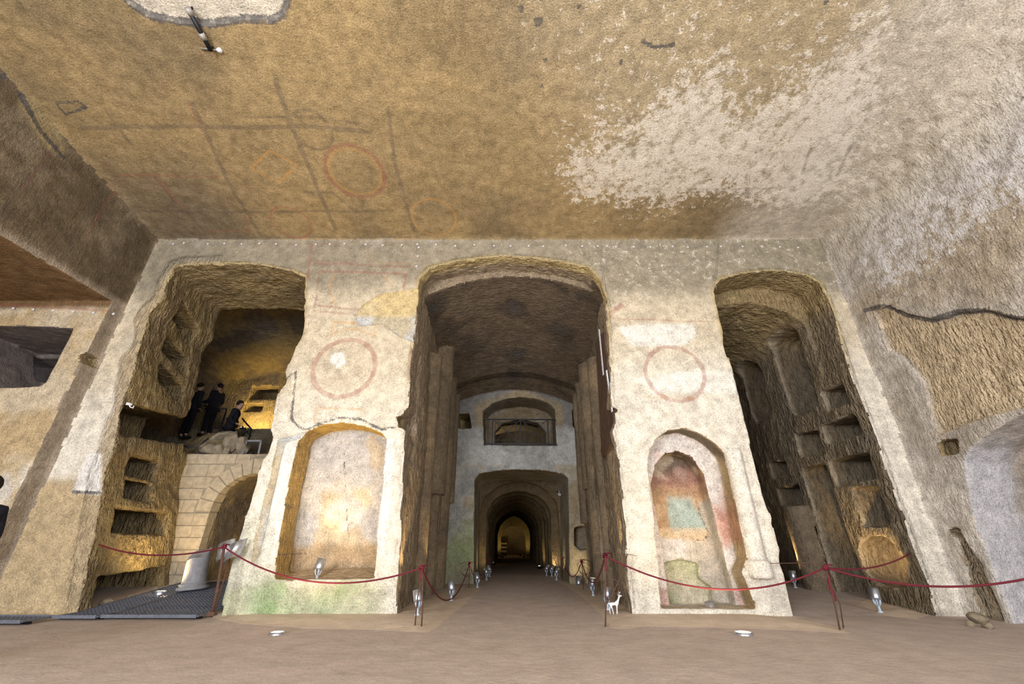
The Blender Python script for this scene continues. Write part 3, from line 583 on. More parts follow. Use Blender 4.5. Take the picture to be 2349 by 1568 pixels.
        a['Col'] = lerp(np.tile(C(.15, .112, .075), (n, 1)), np.tile(C(.095, .074, .055), (n, 1)), ss(nmid, -.1, .35)); a['rough'][:] = .35
        line('edge', [(1262, 848), (1320, 846), (1340, 870), (1290, 880)], .02)
        a['edge'] = np.where(nmid > .42, np.minimum(a['edge'], .0), a['edge'])
    elif nm == 'wall_end_centre':
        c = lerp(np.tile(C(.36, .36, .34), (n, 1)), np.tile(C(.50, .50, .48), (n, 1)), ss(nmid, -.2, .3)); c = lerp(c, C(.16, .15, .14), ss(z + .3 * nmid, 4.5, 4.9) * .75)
        c = lerp(c, C(.36, .28, .16), ss(.42 - np.abs(sd_line(x, z, [PY(u, v, YE) for u, v in [(1110, 1020), (1108, 940), (1195, 908), (1275, 940), (1276, 1020)]])), 0, .3) * ss(z, 4.5, 4.9) * .8)
        c = lerp(c, C(.38, .31, .20), ss(z, 3.5, 3.3) * ss(nmid, 0, .3) * .7); c = lerp(c, MOSS * .9, ss(2.2 - z + .5 * nmid, 0, .6) * (x < 0) * ss(nmid, -.3, .5) * ss(np.abs(z - 1.1), 1.3, .3) * .6); c = lerp(c, C(.33, .27, .17), ss(2.9 - z + .3 * nmid, 0, .3) * (x > 1) * .8)
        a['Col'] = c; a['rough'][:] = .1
    elif nm in ('balcony_recess', 'wall_tunnel_left', 'corridor_niche'):
        a['Col'] = lerp(np.tile(C(.24, .19, .12), (n, 1)), np.tile(C(.30, .26, .20), (n, 1)), ss(nmid, -.1, .3)); a['rough'][:] = .3
    elif nm in ('wall_passage_right', 'loculus_right'):
        c = lerp(np.tile(C(.235, .185, .12), (n, 1)), np.tile(C(.19, .155, .11), (n, 1)), ss(nmid, -.2, .4)); c = lerp(c, C(.37, .27, .13), ss(z, 5.7, 6.2) * .8)
        if nm == 'loculus_right': c = lerp(c, C(.34, .285, .21), ss(np.abs(x), 7.3, 7.2) * .7)  # shelf mouths painted paler, as lit edges before the dark depth
        a['Col'] = c; a['rough'] = np.where(nm == 'loculus_right', .35, .95) + 0 * z
    elif nm == 'wall_chamber':
        a['Col'] = lerp(np.tile(C(.22, .17, .09), (n, 1)), np.tile(C(.14, .115, .09), (n, 1)), ss(nmid + .3 * nb, -.2, .3)); a['rough'][:] = .6
    elif nm == 'niche_left':
        c = lerp(np.tile(C(.56, .46, .33), (n, 1)), np.tile(C(.52, .49, .45), (n, 1)), ss(nmid + .25 * nb + .35 * ss(z, 2.0, 2.8) + .35 * ss(np.abs(x + 3.25), .45, .75) - .1, -.02, .12)); c = lerp(c, C(.46, .34, .21), ss(z + .25 * nmid, 1.15, .95)); c = lerp(c, C(.55, .36, .11), ss(z, 2.95, 3.05) * ss(y, 8.7, 8.6)); side = ss(-x, 3.9, 4.0) * ss(y, 8.68, 8.6); c = lerp(c, C(.44, .30, .12), side)  # grey plaster; the tan centre has the niche lamp's glow painted in
        a['Col'] = c; a['rough'] = .25 + .7 * side; line('edge', [(690, 1160), (660, 1270), (700, 1268)], .01, lambda u, v: PY(u, v, 8.76)); line('edge', [(792, 1020), (795, 1200), (800, 1245)], .004, lambda u, v: PY(u, v, 8.76))
    elif nm == 'niche_right':
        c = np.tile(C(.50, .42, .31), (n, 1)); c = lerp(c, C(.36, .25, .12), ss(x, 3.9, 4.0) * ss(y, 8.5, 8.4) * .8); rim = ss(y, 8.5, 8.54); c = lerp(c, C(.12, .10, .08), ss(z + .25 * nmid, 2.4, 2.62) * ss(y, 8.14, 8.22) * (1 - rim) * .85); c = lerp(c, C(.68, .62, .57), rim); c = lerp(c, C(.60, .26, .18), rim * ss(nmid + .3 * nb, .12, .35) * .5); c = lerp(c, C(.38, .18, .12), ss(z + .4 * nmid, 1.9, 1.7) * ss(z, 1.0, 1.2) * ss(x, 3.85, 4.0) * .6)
        a['Col'] = c; a['rough'][:] = .2
    elif nm == 'apse_right':
        ns = fbm(P, .28, 6.0); c = lerp(np.tile(C(.62, .58, .54), (n, 1)), np.tile(C(.47, .42, .35), (n, 1)), ss(x + .25 * nmid, 3.25, 3.5)); A8 = lambda l: [PY(u, v, 8.98) for u, v in l]
        fr = sd_poly(x, z, A8([(1480, 1230), (1490, 1000), (1620, 1000), (1640, 1150), (1600, 1150), (1605, 1180), (1622, 1225), (1615, 1238), (1540, 1232)])); fm = ss(fr + .03 * nmid, .03, -.01)
        top = lerp(np.tile(C(.46, .30, .17), (n, 1)), np.tile(C(.30, .165, .125), (n, 1)), ss(z + .25 * nb + .35 * ns, 1.85, 2.2)); top = lerp(top, C(.42, .13, .07), ss(x, 2.85, 2.7) * ss(z, 2.0, 2.15) * .7); top = lerp(top, C(.11, .09, .065), ss(z + .2 * nmid + .2 * ns, 2.3, 2.52) * .85); top = lerp(top, C(.62, .52, .38), ss(ns, .1, .4) * .6); top = lerp(top, C(.33, .24, .20), ss(-ns, .1, .4) * .5)
        top = lerp(top, C(.60, .38, .14), ss(nmid, .12, .3) * ss(z, 1.8, 2.0) * .5)
        bl = sd_poly(x, z, A8([(1538, 1140), (1585, 1143), (1602, 1180), (1618, 1215), (1545, 1216)])); top = lerp(top, C(.36, .47, .43), ss(bl + .10 * nmid + .12 * ns, .08, -.08) * .85); band = ss(z + .03 * nmid, 1.36, 1.32); top = lerp(top, C(.62, .48, .32), band * .75)
        c = lerp(c, top, fm); c = lerp(c, C(.60, .40, .36), ss(.05 - np.abs(z - 1.02), 0, .04) * ss(nmid, 0, .2) * .5)
        a['Col'] = c; a['rough'][:] = .06; line('edge', [(1600, 1155), (1604, 1180), (1622, 1225), (1612, 1240), (1585, 1233)], .008, lambda u, v: PY(u, v, 8.98))
    elif nm == 'niche_hole': a['Col'] = lerp(np.tile(C(.47, .46, .29), (n, 1)), np.tile(C(.55, .49, .36), (n, 1)), ss(nmid, -.1, .3)); a['rough'][:] = .3
    elif nm == 'half_column': a['Col'] = np.tile(C(.76, .71, .62), (n, 1)); a['rough'][:] = .06
    elif nm == 'niche_wall_right':
        a['Col'] = lerp(np.tile(C(.52, .50, .50), (n, 1)), np.tile(C(.40, .34, .28), (n, 1)), ss(x + .3 * nmid, 8.2, 8.5)); a['Col'] = lerp(a['Col'], C(.46, .40, .33), ss(z, 2.4, 2.7) * .7); a['rough'][:] = .12; a['flake'][:] = .15
    return a

# small extra relief on rough rock
HR_ = np.zeros(len(VV)); 
for k in range(4): np.maximum.at(HR_, QQ[:, k], np.isin(OO, [OID[q] for q in ('wall_passage_left', 'loculus_left', 'wall_passage_centre', 'wall_passage_right', 'loculus_right', 'groove')]).astype(float))
VV = VV + VN * (.022 * HR_ * vnoise(VV * np.array([1, 1, .45]), .085, 2.2))[:, None].astype(np.float32)
VN = vert_normals(VV, QQ)

NAMES = {  # id -> (object name, parent structure, label)
 'wall_front': ('wall_front', None), 'wall_left': ('wall_left', None), 'wall_right': ('wall_right', None), 'ceiling': ('ceiling', None), 'wall_passage_left': ('wall_left_passage', None),
 'wall_passage_centre': ('wall_corridor', None), 'wall_passage_right': ('wall_right_passage', None), 'wall_end_centre': ('wall_corridor_end', None), 'wall_chamber': ('wall_chamber', None), 'wall_side_passage': ('wall_side_passage', None),
 'niche_left': ('arched_niche', 'wall_front'), 'niche_right': ('arched_niche', 'wall_front'), 'apse_right': ('painted_apse', 'wall_front'), 'niche_hole': ('broken_plaster_hole', 'wall_front'), 'half_column': ('half_column', 'wall_front'), 'patch': ('bare_patch', 'wall_front'),
 'niche_wall_right': ('arched_niche', 'wall_right'), 'window_recess': ('window_recess', 'wall_side_passage'), 'loculus_left': ('burial_shelf', 'wall_left_passage'), 'loculus_right': ('burial_shelf', 'wall_right_passage'),
 'pilaster': ('pilaster', 'wall_corridor'), 'wall_tunnel_left': ('tunnel_arch', 'wall_corridor_end'), 'groove': ('groove', 'wall_side_passage'), 'balcony_recess': ('balcony_recess', 'wall_corridor_end'), 'wall_hole': ('socket_hole', 'wall_front'),
 'ceiling_patch': ('bare_patch', 'ceiling'), 'corridor_vault': ('corridor_vault', 'wall_corridor'), 'corridor_niche': ('corridor_recess', 'wall_corridor')}
def islands(V, Q):
    """label connected faces"""
    par = np.arange(len(V))
    while True:
        m = par[Q].min(1); new = par.copy()
        for k in range(4): np.minimum.at(new, Q[:, k], m)
        new = new[new]
        if (new == par).all(): break
        par = new
    return par[Q[:, 0]]
def quad_mesh(name, V, Q, VNn, oid):
    u, inv = np.unique(Q, return_inverse=True); P = V[u]; Qn = inv.reshape(-1, 4).astype(np.int32)
    me = bpy.data.meshes.new(name); me.vertices.add(len(P)); me.vertices.foreach_set('co', P.astype(np.float32).ravel())
    me.loops.add(len(Qn) * 4); me.loops.foreach_set('vertex_index', Qn.ravel()); me.polygons.add(len(Qn)); me.polygons.foreach_set('loop_start', np.arange(0, len(Qn) * 4, 4, dtype=np.int32))
    me.update(calc_edges=True); me.validate()
    at = rock_attrs(P.astype(np.float64), oid)
    for k, val in at.items():
        if k in ('Col', 'Flk'):
            q = me.attributes.new(k, 'FLOAT_COLOR', 'POINT'); q.data.foreach_set('color', np.concatenate([val, np.ones((len(P), 1))], 1).astype(np.float32).ravel())
        else: q = me.attributes.new(k, 'FLOAT', 'POINT'); q.data.foreach_set('value', np.asarray(val, np.float32))
    return me
STRUCT = {}
order = sorted(range(len(OBJ)), key=lambda i: 0 if NAMES.get(OBJ[i], ('', 1))[1] is None else 1)
for oid in order:
    key = OBJ[oid]
    if key not in NAMES: continue
    sel = OO == oid
    if not sel.any(): continue
    nm, par = NAMES[key]; Q = QQ[sel]
    if key in ('loculus_left', 'loculus_right', 'pilaster', 'wall_hole', 'patch', 'groove', 'corridor_niche', 'niche_hole'):
        isl = islands(VV, Q); ids, cnt = np.unique(isl, return_counts=True); big = ids[cnt > 60]; parts = [Q[isl == b] for b in big]; rest = Q[~np.isin(isl, big)]
        if len(rest) and parts: parts[0] = np.concatenate([parts[0], rest])
        elif len(rest): parts = [rest]
    else: parts = [Q]
    for q in parts:
        ce = VV[q].mean((0, 1)); pr = par
        if key in ('wall_hole', 'groove'):
            pr = 'wall_corridor_end' if ce[1] > 13 and ce[0] > -3 else 'wall_chamber' if ce[1] > 13 else 'wall_right' if ce[0] > 6 else 'wall_side_passage' if ce[0] < -8.8 else 'wall_front'
        if key == 'corridor_niche' and ce[1] > 14.1: pr = 'wall_corridor_end'
        o = link(nm, quad_mesh(nm, VV, q, VN, oid), M['rock'], STRUCT.get(pr))
        if pr is None: STRUCT[nm] = o; props(o, kind='structure')
LB = {'wall_front': 'pale plastered rock front wall with three tall passages and painted pillars', 'wall_left': 'dark painted rock wall at left above the long lintel', 'wall_right': 'rough grey and white rock wall at right with flaking plaster', 'ceiling': 'ochre painted rock ceiling with faded lines and white flaking plaster',
      'wall_left_passage': 'yellow chiselled rock walls of the left passage with burial shelves', 'wall_corridor': 'brown rock flanks and vault of the central corridor', 'wall_right_passage': 'chiselled rock walls of the right passage with stacked burial shelves', 'wall_corridor_end': 'grey plastered end wall with railed balcony above the tunnel arch', 'wall_chamber': 'dark rock walls of the upper chamber behind the left passage', 'wall_side_passage': 'tan rock wall and soffit of the side opening at far left'}
for k, v in LB.items():
    if k in STRUCT: props(STRUCT[k], v, 'wall' if 'wall' in k else 'ceiling')
del VV, VN, QQ, OO
#@@REST
# ------------------------------------------------------------------ floor
def plain_attrs(me, col, rough=.4, flake=0.0):
    n = len(me.vertices); P = np.zeros(n * 3); me.vertices.foreach_get('co', P); P = P.reshape(-1, 3); nmid = fbm(P, .7, 9.0)
    c = np.asarray(col(P) if callable(col) else np.tile(C(*col), (n, 1))) * (1 + .25 * nmid[:, None])
    for k, val in dict(Col=c, Flk=np.tile(C(.6, .55, .45), (n, 1))).items():
        q = me.attributes.new(k, 'FLOAT_COLOR', 'POINT'); q.data.foreach_set('color', np.concatenate([val, np.ones((n, 1))], 1).astype(np.float32).ravel())
    for k, val in dict(flake=flake, rough=rough, grey=1, red=1, orange=1, edge=1).items():
        q = me.attributes.new(k, 'FLOAT', 'POINT'); q.data.foreach_set('value', np.full(n, val, np.float32))
    return me
SAND = [[PZ(*q) for q in l] for l in ([(470, 1412), (560, 1430), (700, 1440), (880, 1444), (985, 1449), (1010, 1432), (1060, 1390), (1108, 1346), (1080, 1338), (1040, 1345), (985, 1372), (905, 1398), (500, 1392)], [(1402, 1440), (1425, 1442), (1480, 1435), (1560, 1438), (1700, 1440), (1860, 1446), (1955, 1452), (1900, 1432), (1840, 1420), (1640, 1392), (1450, 1392), (1400, 1375), (1330, 1336), (1276, 1330), (1330, 1362), (1372, 1400)], [(1970, 1390), (2010, 1408), (2060, 1415), (2100, 1420), (2160, 1400), (2040, 1370)])]
def ss0(x, a, b): t = min(max((x - a) / (b - a), 0), 1); return t * t * (3 - 2 * t)
def zf_np(x, y):
    z = np.zeros_like(x)
    z = z + .115 * np.clip(y - 8.1, 0, 2.6) * ss(-x, 4.4, 4.9) + .045 * np.clip(y - 8.1, 0, 5) * ss(x, 4.3, 4.7)
    sd = np.minimum.reduce([sd_poly(x, y, s) for s in SAND]); z = z + .035 * ss(-sd, 0, .5) * (y < 8.6)
    return z, sd
def zf(x, y): return float(zf_np(np.array([x]), np.array([y]))[0][0])
def grid_floor(xs, ys):
    X, Y = np.meshgrid(xs, ys, indexing='ij'); x, y = X.ravel(), Y.ravel(); z, sd = zf_np(x, y)
    P = np.stack([x, y, z * 0], 1); z = z + .008 * fbm(P, .9, 4.0) + .004 * fbm(P, .25, 2.0)
    nx, ny = len(xs), len(ys); i = np.arange((nx - 1) * ny).reshape(nx - 1, ny)[:, :-1].ravel()
    Q = np.stack([i, i + ny, i + ny + 1, i + 1], 1)
    me = bpy.data.meshes.new('floor'); me.from_pydata(np.stack([x, y, z], 1).tolist(), [], Q.tolist())
    at = me.attributes.new('path', 'FLOAT', 'POINT'); at.data.foreach_set('value', (-sd).astype(np.float32)); return me
FL = link('floor', grid_floor(np.arange(-12.6, 9.6, .075), np.concatenate([np.arange(-6, 3, .3), np.arange(3, 16.6, .075), np.arange(16.6, 50, .5)])), M['floor'])
props(FL, 'brown beaten earth floor with a paler sandy strip along the pillars', 'floor', kind='structure')

# ------------------------------------------------------------------ the long tunnel
def tunnel():
    prof = []
    def sec(Y, hw, crown, spring, pt=0.0):
        cx = .28 - .18 * (Y - 15) / 25; pts = []
        for k in range(6): pts.append((cx - hw, Y, -.2 + (spring + .2) * k / 6))
        for k in range(17):
            g = math.pi * (1 - k / 16); s = abs(math.cos(g)) ** .9
            pts.append((cx + hw * math.cos(g), Y, spring + (crown - spring) * (math.sin(g) * (1 - pt) + pt * (1 - s))))
        for k in range(6): pts.append((cx + hw, Y, spring - (spring + .2) * k / 5))
        return pts
    S = []; ys = [16.3, 17.2, 18.6, 20.0, 22.0, 24.4, 27.2, 30.6, 34.4, 38.0]
    for i in range(len(ys) - 1):
        a, b = ys[i], ys[i + 1]; pt = min(.2, i * .03); sp = 2.1 - .06 * i
        if i: S.append(sec(a, 1.22, 2.92, sp, pt)); S.append(sec(a + .45, 1.22, 2.92, sp, pt))
        S.append(sec(a + .47, 1.48, 3.22, sp, pt))
        for t in (.35, .65): S.append(sec(a + (b - a) * t + .2, 1.5, 3.24, sp, pt))
        S.append(sec(b - .02, 1.48, 3.22, sp, pt))
    m = MB(); n = len(S[0]); vs = [p for s in S for p in s]
    r = random.Random(3); vs = [(x + r.uniform(-.03, .03), y, z + r.uniform(-.02, .02)) for x, y, z in vs]
    m.add(vs, [(i * n + k, (i + 1) * n + k, (i + 1) * n + k + 1, i * n + k + 1) for i in range(len(S) - 1) for k in range(n - 1)])
    k0 = len(m.v); m.add([(.28 + (x - .28) * 1.9, y, z * 1.6 if z > 0 else z) for x, y, z in vs[:n]], []); m.f += [(k, k + 1, k0 + k + 1, k0 + k) for k in range(n - 1)]
    me = m.mesh('wall_tunnel'); plain_attrs(me, (.17, .125, .07), .4); o = link('wall_tunnel', me, M['rock'], None, False)
    props(o, 'long vaulted rock tunnel with ribs receding into the dark', 'tunnel', kind='structure')
    # far arch and end chamber
    m = MB(); cx = .28 - .18 * 23 / 25; N = 16; inn = [(cx - 1.02, 38, -.2), (cx - 1.02, 38, 1.3)] + [(cx + 1.02 * math.cos(math.pi * (1 - k / N)), 38, 1.3 + 1.02 * math.sin(math.pi * (1 - k / N))) for k in range(1, N)] + [(cx + 1.02, 38, 1.3), (cx + 1.02, 38, -.2)]
    out = [(cx - 1.6, 38, -.2), (cx - 1.6, 38, 1.3)] + [(cx + 1.6 * math.cos(math.pi * (1 - k / N)), 38, 1.3 + 2.2 * math.sin(math.pi * (1 - k / N))) for k in range(1, N)] + [(cx + 1.6, 38, 1.3), (cx + 1.6, 38, -.2)]
    k0 = len(inn); bk = [(x, 38.6, z) for x, y, z in inn]
    m.add(inn + out + bk, [(i, i + 1, k0 + i + 1, k0 + i) for i in range(k0 - 1)] + [(i, 2 * k0 + i, 2 * k0 + i + 1, i + 1) for i in range(k0 - 1)])
    me = m.mesh('far_arch'); plain_attrs(me, (.36, .28, .13), .4); link('far_arch', me, M['rock'], o, False)
    m = MB(); E = [(cx + 1.5 * math.cos(math.pi * (1 - k / 20)), 1.0 + 1.7 * math.sin(math.pi * (1 - k / 20))) for k in range(21)]; E = [(cx - 1.5, -.2)] + E + [(cx + 1.5, -.2)]; n = len(E)
    vs = [(x, y, z) for y in (38.5, 40, 42, 44) for x, z in E] + [(cx, 44.6, 1.0)]
    m.add(vs, [(i * n + k, (i + 1) * n + k, (i + 1) * n + k + 1, i * n + k + 1) for i in range(3) for k in range(n - 1)] + [(3 * n + k, 4 * n, 3 * n + k + 1) for k in range(n - 1)] + [(3 * n, 4 * n - 1, 4 * n)])
    me = m.mesh('far_chamber'); plain_attrs(me, (.32, .25, .17), .4); link('far_chamber', me, M['rock'], o, False)
    m = MB()
    for k in range(3): m.box((cx - .95, 43.4, .35 + .32 * k), (.75, .5, .14))
    me = m.mesh('far_shelves'); plain_attrs(me, (.34, .27, .18), .4); link('far_shelves', me, M['rock'], o, False)
tunnel()
# ------------------------------------------------------------------ lights that stand in the place
WARM = (1.0, .70, .34)
def spot_light(parent, loc, direction, power, angle=60, blend=.6, col=WARM, r=.05):
    l = bpy.data.lights.new('lamp_light', 'SPOT'); l.energy = power; l.color = col; l.spot_size = math.radians(angle); l.spot_blend = blend; l.shadow_soft_size = r
    o = bpy.data.objects.new('lamp_light', l); COL.objects.link(o); o.parent = parent; o.location = loc
    o.rotation_euler = Vector(direction).to_track_quat('-Z', 'Y').to_euler(); return o
ME_SP = {}
def sp_meshes():
    R, H = .075, .17
    ME_SP['housing'] = MB().lathe([(0, .0), (R * .9, .0), (R, .02), (R, H), (R * .88, H), (R * .86, H - .03), (0, H - .03)], 24).mesh('housing')
    ME_SP['lens'] = MB().lathe([(0, H - .022), (R * .86, H - .022)], 24).mesh('lens')
    s = MB()
    for k in range(5):
        g = 2 * math.pi * k / 5 + .3; q = Matrix.Rotation(g, 3, 'Z'); vs = [(.040, -.010, .004), (.062, -.010, .004), (.062, .010, .004), (.040, .010, .004), (.040, -.009, -.05), (.056, -.009, -.05), (.056, .009, -.05), (.040, .009, -.05), (.008, -.007, -.10), (.022, -.007, -.10), (.022, .007, -.10), (.008, .007, -.10)]
        s.add([q @ Vector(v) for v in vs], [(3, 2, 1, 0)] + [(b + e, b + (e + 1) % 4, b + 4 + (e + 1) % 4, b + 4 + e) for b in (0, 4) for e in range(4)] + [(8, 9, 10, 11)])
    ME_SP['bracket'] = s.mesh('bracket'); ME_SP['stake'] = MB().lathe([(.0, -.19), (.045, -.19), (.045, -.18), (.022, -.165), (.02, -.09), (0, -.09)], 16).mesh('stake')
sp_meshes()
def spotlight(x, y, z, label, aim=(0, 0, 1), power=10, angle=55, scale=1.0, col=WARM, lit=True, stake=True, ldir=None):
    t = empty('spotlight', (x, y, z)); t.scale = (scale,) * 3
    props(t, label, 'spotlight', 'aluminium spotlights on the ground')
    h0 = .19 if stake else .0
    d = Vector(aim).normalized(); q = d.to_track_quat('Z', 'Y')
    hd = link('housing', ME_SP['housing'], M['steel'], t); hd.location = (0, 0, h0); hd.rotation_mode = 'QUATERNION'; hd.rotation_quaternion = q
    ln = link('lens', ME_SP['lens'], M['lens'] if lit else M['acrylic'], hd)
    if stake:
        for k in ('bracket', 'stake'): b = link(k, ME_SP[k], M['acrylic'], t); b.location = (0, 0, h0)
    if power: spot_light(t, Vector((0, 0, h0)) + d * .17, ldir or d, power, angle, .7, col, .04)
    return t
def at_floor(u, v, z=None):
    if z is None:
        p = PZ(u, v)
        for _ in range(6): p = PZ(u, v, zf(*p))
        return p[0], p[1], zf(*p)
    p = PZ(u, v, z); return p[0], p[1], z
x, z = PY(725, 1334, 8.27); spotlight(x, 8.27, z, 'aluminium spotlight standing inside the arched niche of the left pillar', (.12, .22, 1), 34, 95, ldir=(.0, .10, 1))
x, z = PY(1636, 1420, 8.30); spotlight(x, 8.30, .02, 'aluminium spotlight half sunk at the foot of the painted niche', (0, .3, 1), 9, 80, 1.0, WARM, True, False)
p = at_floor(957, 1410); spotlight(p[0], p[1], p[2], 'tilted aluminium spotlight beside the left pillar at the corridor mouth', (-.28, .12, 1), 65, 40, ldir=(-.42, .50, .9))
p = at_floor(1035, 1377); spotlight(p[0], p[1], p[2], 'aluminium spotlight inside the drooping rope on the left of the corridor', (-.2, .1, 1), 45, 38, ldir=(-.6, .05, .9))
for i, (u, v, lb) in enumerate([(1095, 1347, 'aluminium spotlight at the left foot of the tunnel arch'), (1116, 1330, 'small spotlight just inside the tunnel on the left side'), (1123, 1322, 'small spotlight behind the first one on the left tunnel side')]):
    p = at_floor(u, v); spotlight(p[0], p[1] * 1.0, p[2], lb, (-.35, .3, 1), 5, 45)
p = at_floor(1395, 1398); spotlight(p[0], p[1], p[2], 'aluminium spotlight behind the iron post next to the white deer', (.1, .05, 1), 60, 38, ldir=(.36, .02, 1))
p = at_floor(1361, 1366); spotlight(p[0], p[1], p[2], 'aluminium spotlight under the rope on the right of the corridor', (.1, -.1, 1), 50, 38, ldir=(.2, -.55, 1))
p = at_floor(1328, 1341); spotlight(p[0], p[1], p[2], 'short dark spotlight with bright face at the right corridor end', (.1, .3, 1), 6, 60, 1.25, WARM, True, False)
for i, (u, v, lb) in enumerate([(1277, 1330, 'aluminium spotlight at the right foot of the tunnel arch'), (1266, 1321, 'small spotlight just inside the tunnel on the right side'), (1254, 1320, 'small spotlight further in on the right tunnel side')]):
    p = at_floor(u, v); spotlight(p[0], p[1], p[2], lb, (.35, .3, 1), 5, 45)
x, y = 6.62, 11.2; spotlight(x, y, zf(x, y), 'small spotlight lighting the pier deep in the right passage', (.1, .0, 1), 80, 40, ldir=(.42, -.12, 1))
p = at_floor(2020, 1404); spotlight(p[0], p[1], p[2], 'aluminium floor spotlight in front of the arched recess, right passage', (.15, .1, 1), 85, 70, ldir=(.75, .5, .55))
for i, (xx, yy, lb) in enumerate([(-1.0, 25, 'distant lit lamp on the left side of the tunnel floor'), (1.25, 21.5, 'distant lit lamp on the right side of the tunnel floor'), (-.75, 37, 'tiny lit lamp left of the far arch'), (.95, 37, 'tiny lit lamp right of the far arch'), (-.6, 41.5, 'farthest lit lamp at left in the end chamber'), (.75, 41.5, 'farthest lit lamp at right in the end chamber')]):
    t = empty('floor_lamp', (xx, yy, 0)); props(t, lb, 'lamp', 'distant lamps in the tunnel')
    MB().lathe([(0, 0), (.09, 0), (.10, .1), (.08, .13), (.075, .11), (0, .11)], 16).build('housing', M['dark_metal'], t, True); MB().lathe([(0, .125), (.075, .125)], 16).build('lens', M['lens'], t)
    s = 1 if xx > 0 else -1; spot_light(t, (0, 0, .16), (s * .5, .5 if yy < 40 else 1.0, 1), 10 if yy < 30 else 16, 100, .8, (1, .75, .3))
def recessed(x, y, label, power, aim, ang, z=None, r=.13, col=WARM):
    z = zf(x, y) + .012 if z is None else z
    t = empty('recessed_light', (x, y, z)); props(t, label, 'floor light', 'lights set into the ground')
    MB().lathe([(r * .84, .012), (r * .86, .022), (r, .022), (r * 1.04, -.01), (r * 1.02, -.05)], 28).build('rim', M['steel'], t, True)
    MB().lathe([(0, .015), (r * .85, .014)], 28).build('glass', M['lens'], t); spot_light(t, (0, 0, .05), aim, power, ang, .9, col, .08)
p = at_floor(635, 1455); recessed(p[0], p[1], 'bright light set in the floor before the left pillar', 70, (0, .72, 1), 110, r=.09)
p = at_floor(1706, 1455); recessed(p[0], p[1], 'bright light set in the floor before the right pillar', 60, (0, .72, 1), 110, r=.11)

# ------------------------------------------------------------------ grating walkway
def grating(name_label, x0, x1, y0, y1):
    t = empty('floor_grating', ((x0 + x1) / 2, y0, 0)); props(t, name_label, 'grating', 'metal grating panels')
    t.location = (0, 0, 0); h = lambda x, y: .115 * max(y - 8.1, 0) * ss0(-x, 4.4, 4.9) + .055
    m = MB(); sp = .065
    n = int((x1 - x0) / sp)
    for i in range(n + 1):
        x = x0 + (x1 - x0) * i / n
        ys = [y0] + ([8.1] if y0 < 8.1 < y1 else []) + [y1]
        for a, b in zip(ys[:-1], ys[1:]): m.bar((x, a, h(x, a)), (x, b, h(x, b)), .012, .012)
    n = int((y1 - y0) / sp)
    for i in range(n + 1):
        y = y0 + (y1 - y0) * i / n; m.box(((x0 + x1) / 2, y, h(x0 if x0 > -8 else x1, y)), (x1 - x0, .014, .006))
    props(m.build('bars', M['grate'], t), kind='stuff')
    f = MB(); hz = lambda y: h(min(x1, -5.2), y)
    for x in (x0, x1):
        ys = [y0] + ([8.1] if y0 < 8.1 < y1 else []) + [y1]
        for a, b in zip(ys[:-1], ys[1:]): f.bar((x, a, h(x, a)), (x, b, h(x, b)), .045, .02)
    for y in (y0, y1): f.box(((x0 + x1) / 2, y, hz(y)), (x1 - x0, .02, .045))
    f.build('edge_frame', M['grate'], t)
    for y in np.arange(y0 + .15, y1, .7): MB().box(((x0 + x1) / 2, y, max(hz(y) - .035, zf(-6, y) + .01)), (x1 - x0, .04, .03)).build('bearer', M['dark_metal'], t)
grating('blue grey grating panel under the marble column stump and rope post', -6.45, -4.95, 7.72, 10.35)
grating('blue grey grating panel in front of the lowest burial shelf', -7.15, -6.47, 7.66, 10.35)
grating('narrow grating panel along the far left wall foot', -10.2, -7.17, 7.22, 7.70)
recessed(-6.82, 9.35, 'glowing lamp set in the grating of the left passage', 85, (-.05, .12, 1), 150, .115 * 1.25 + .085, .10, (1.0, .72, .34))

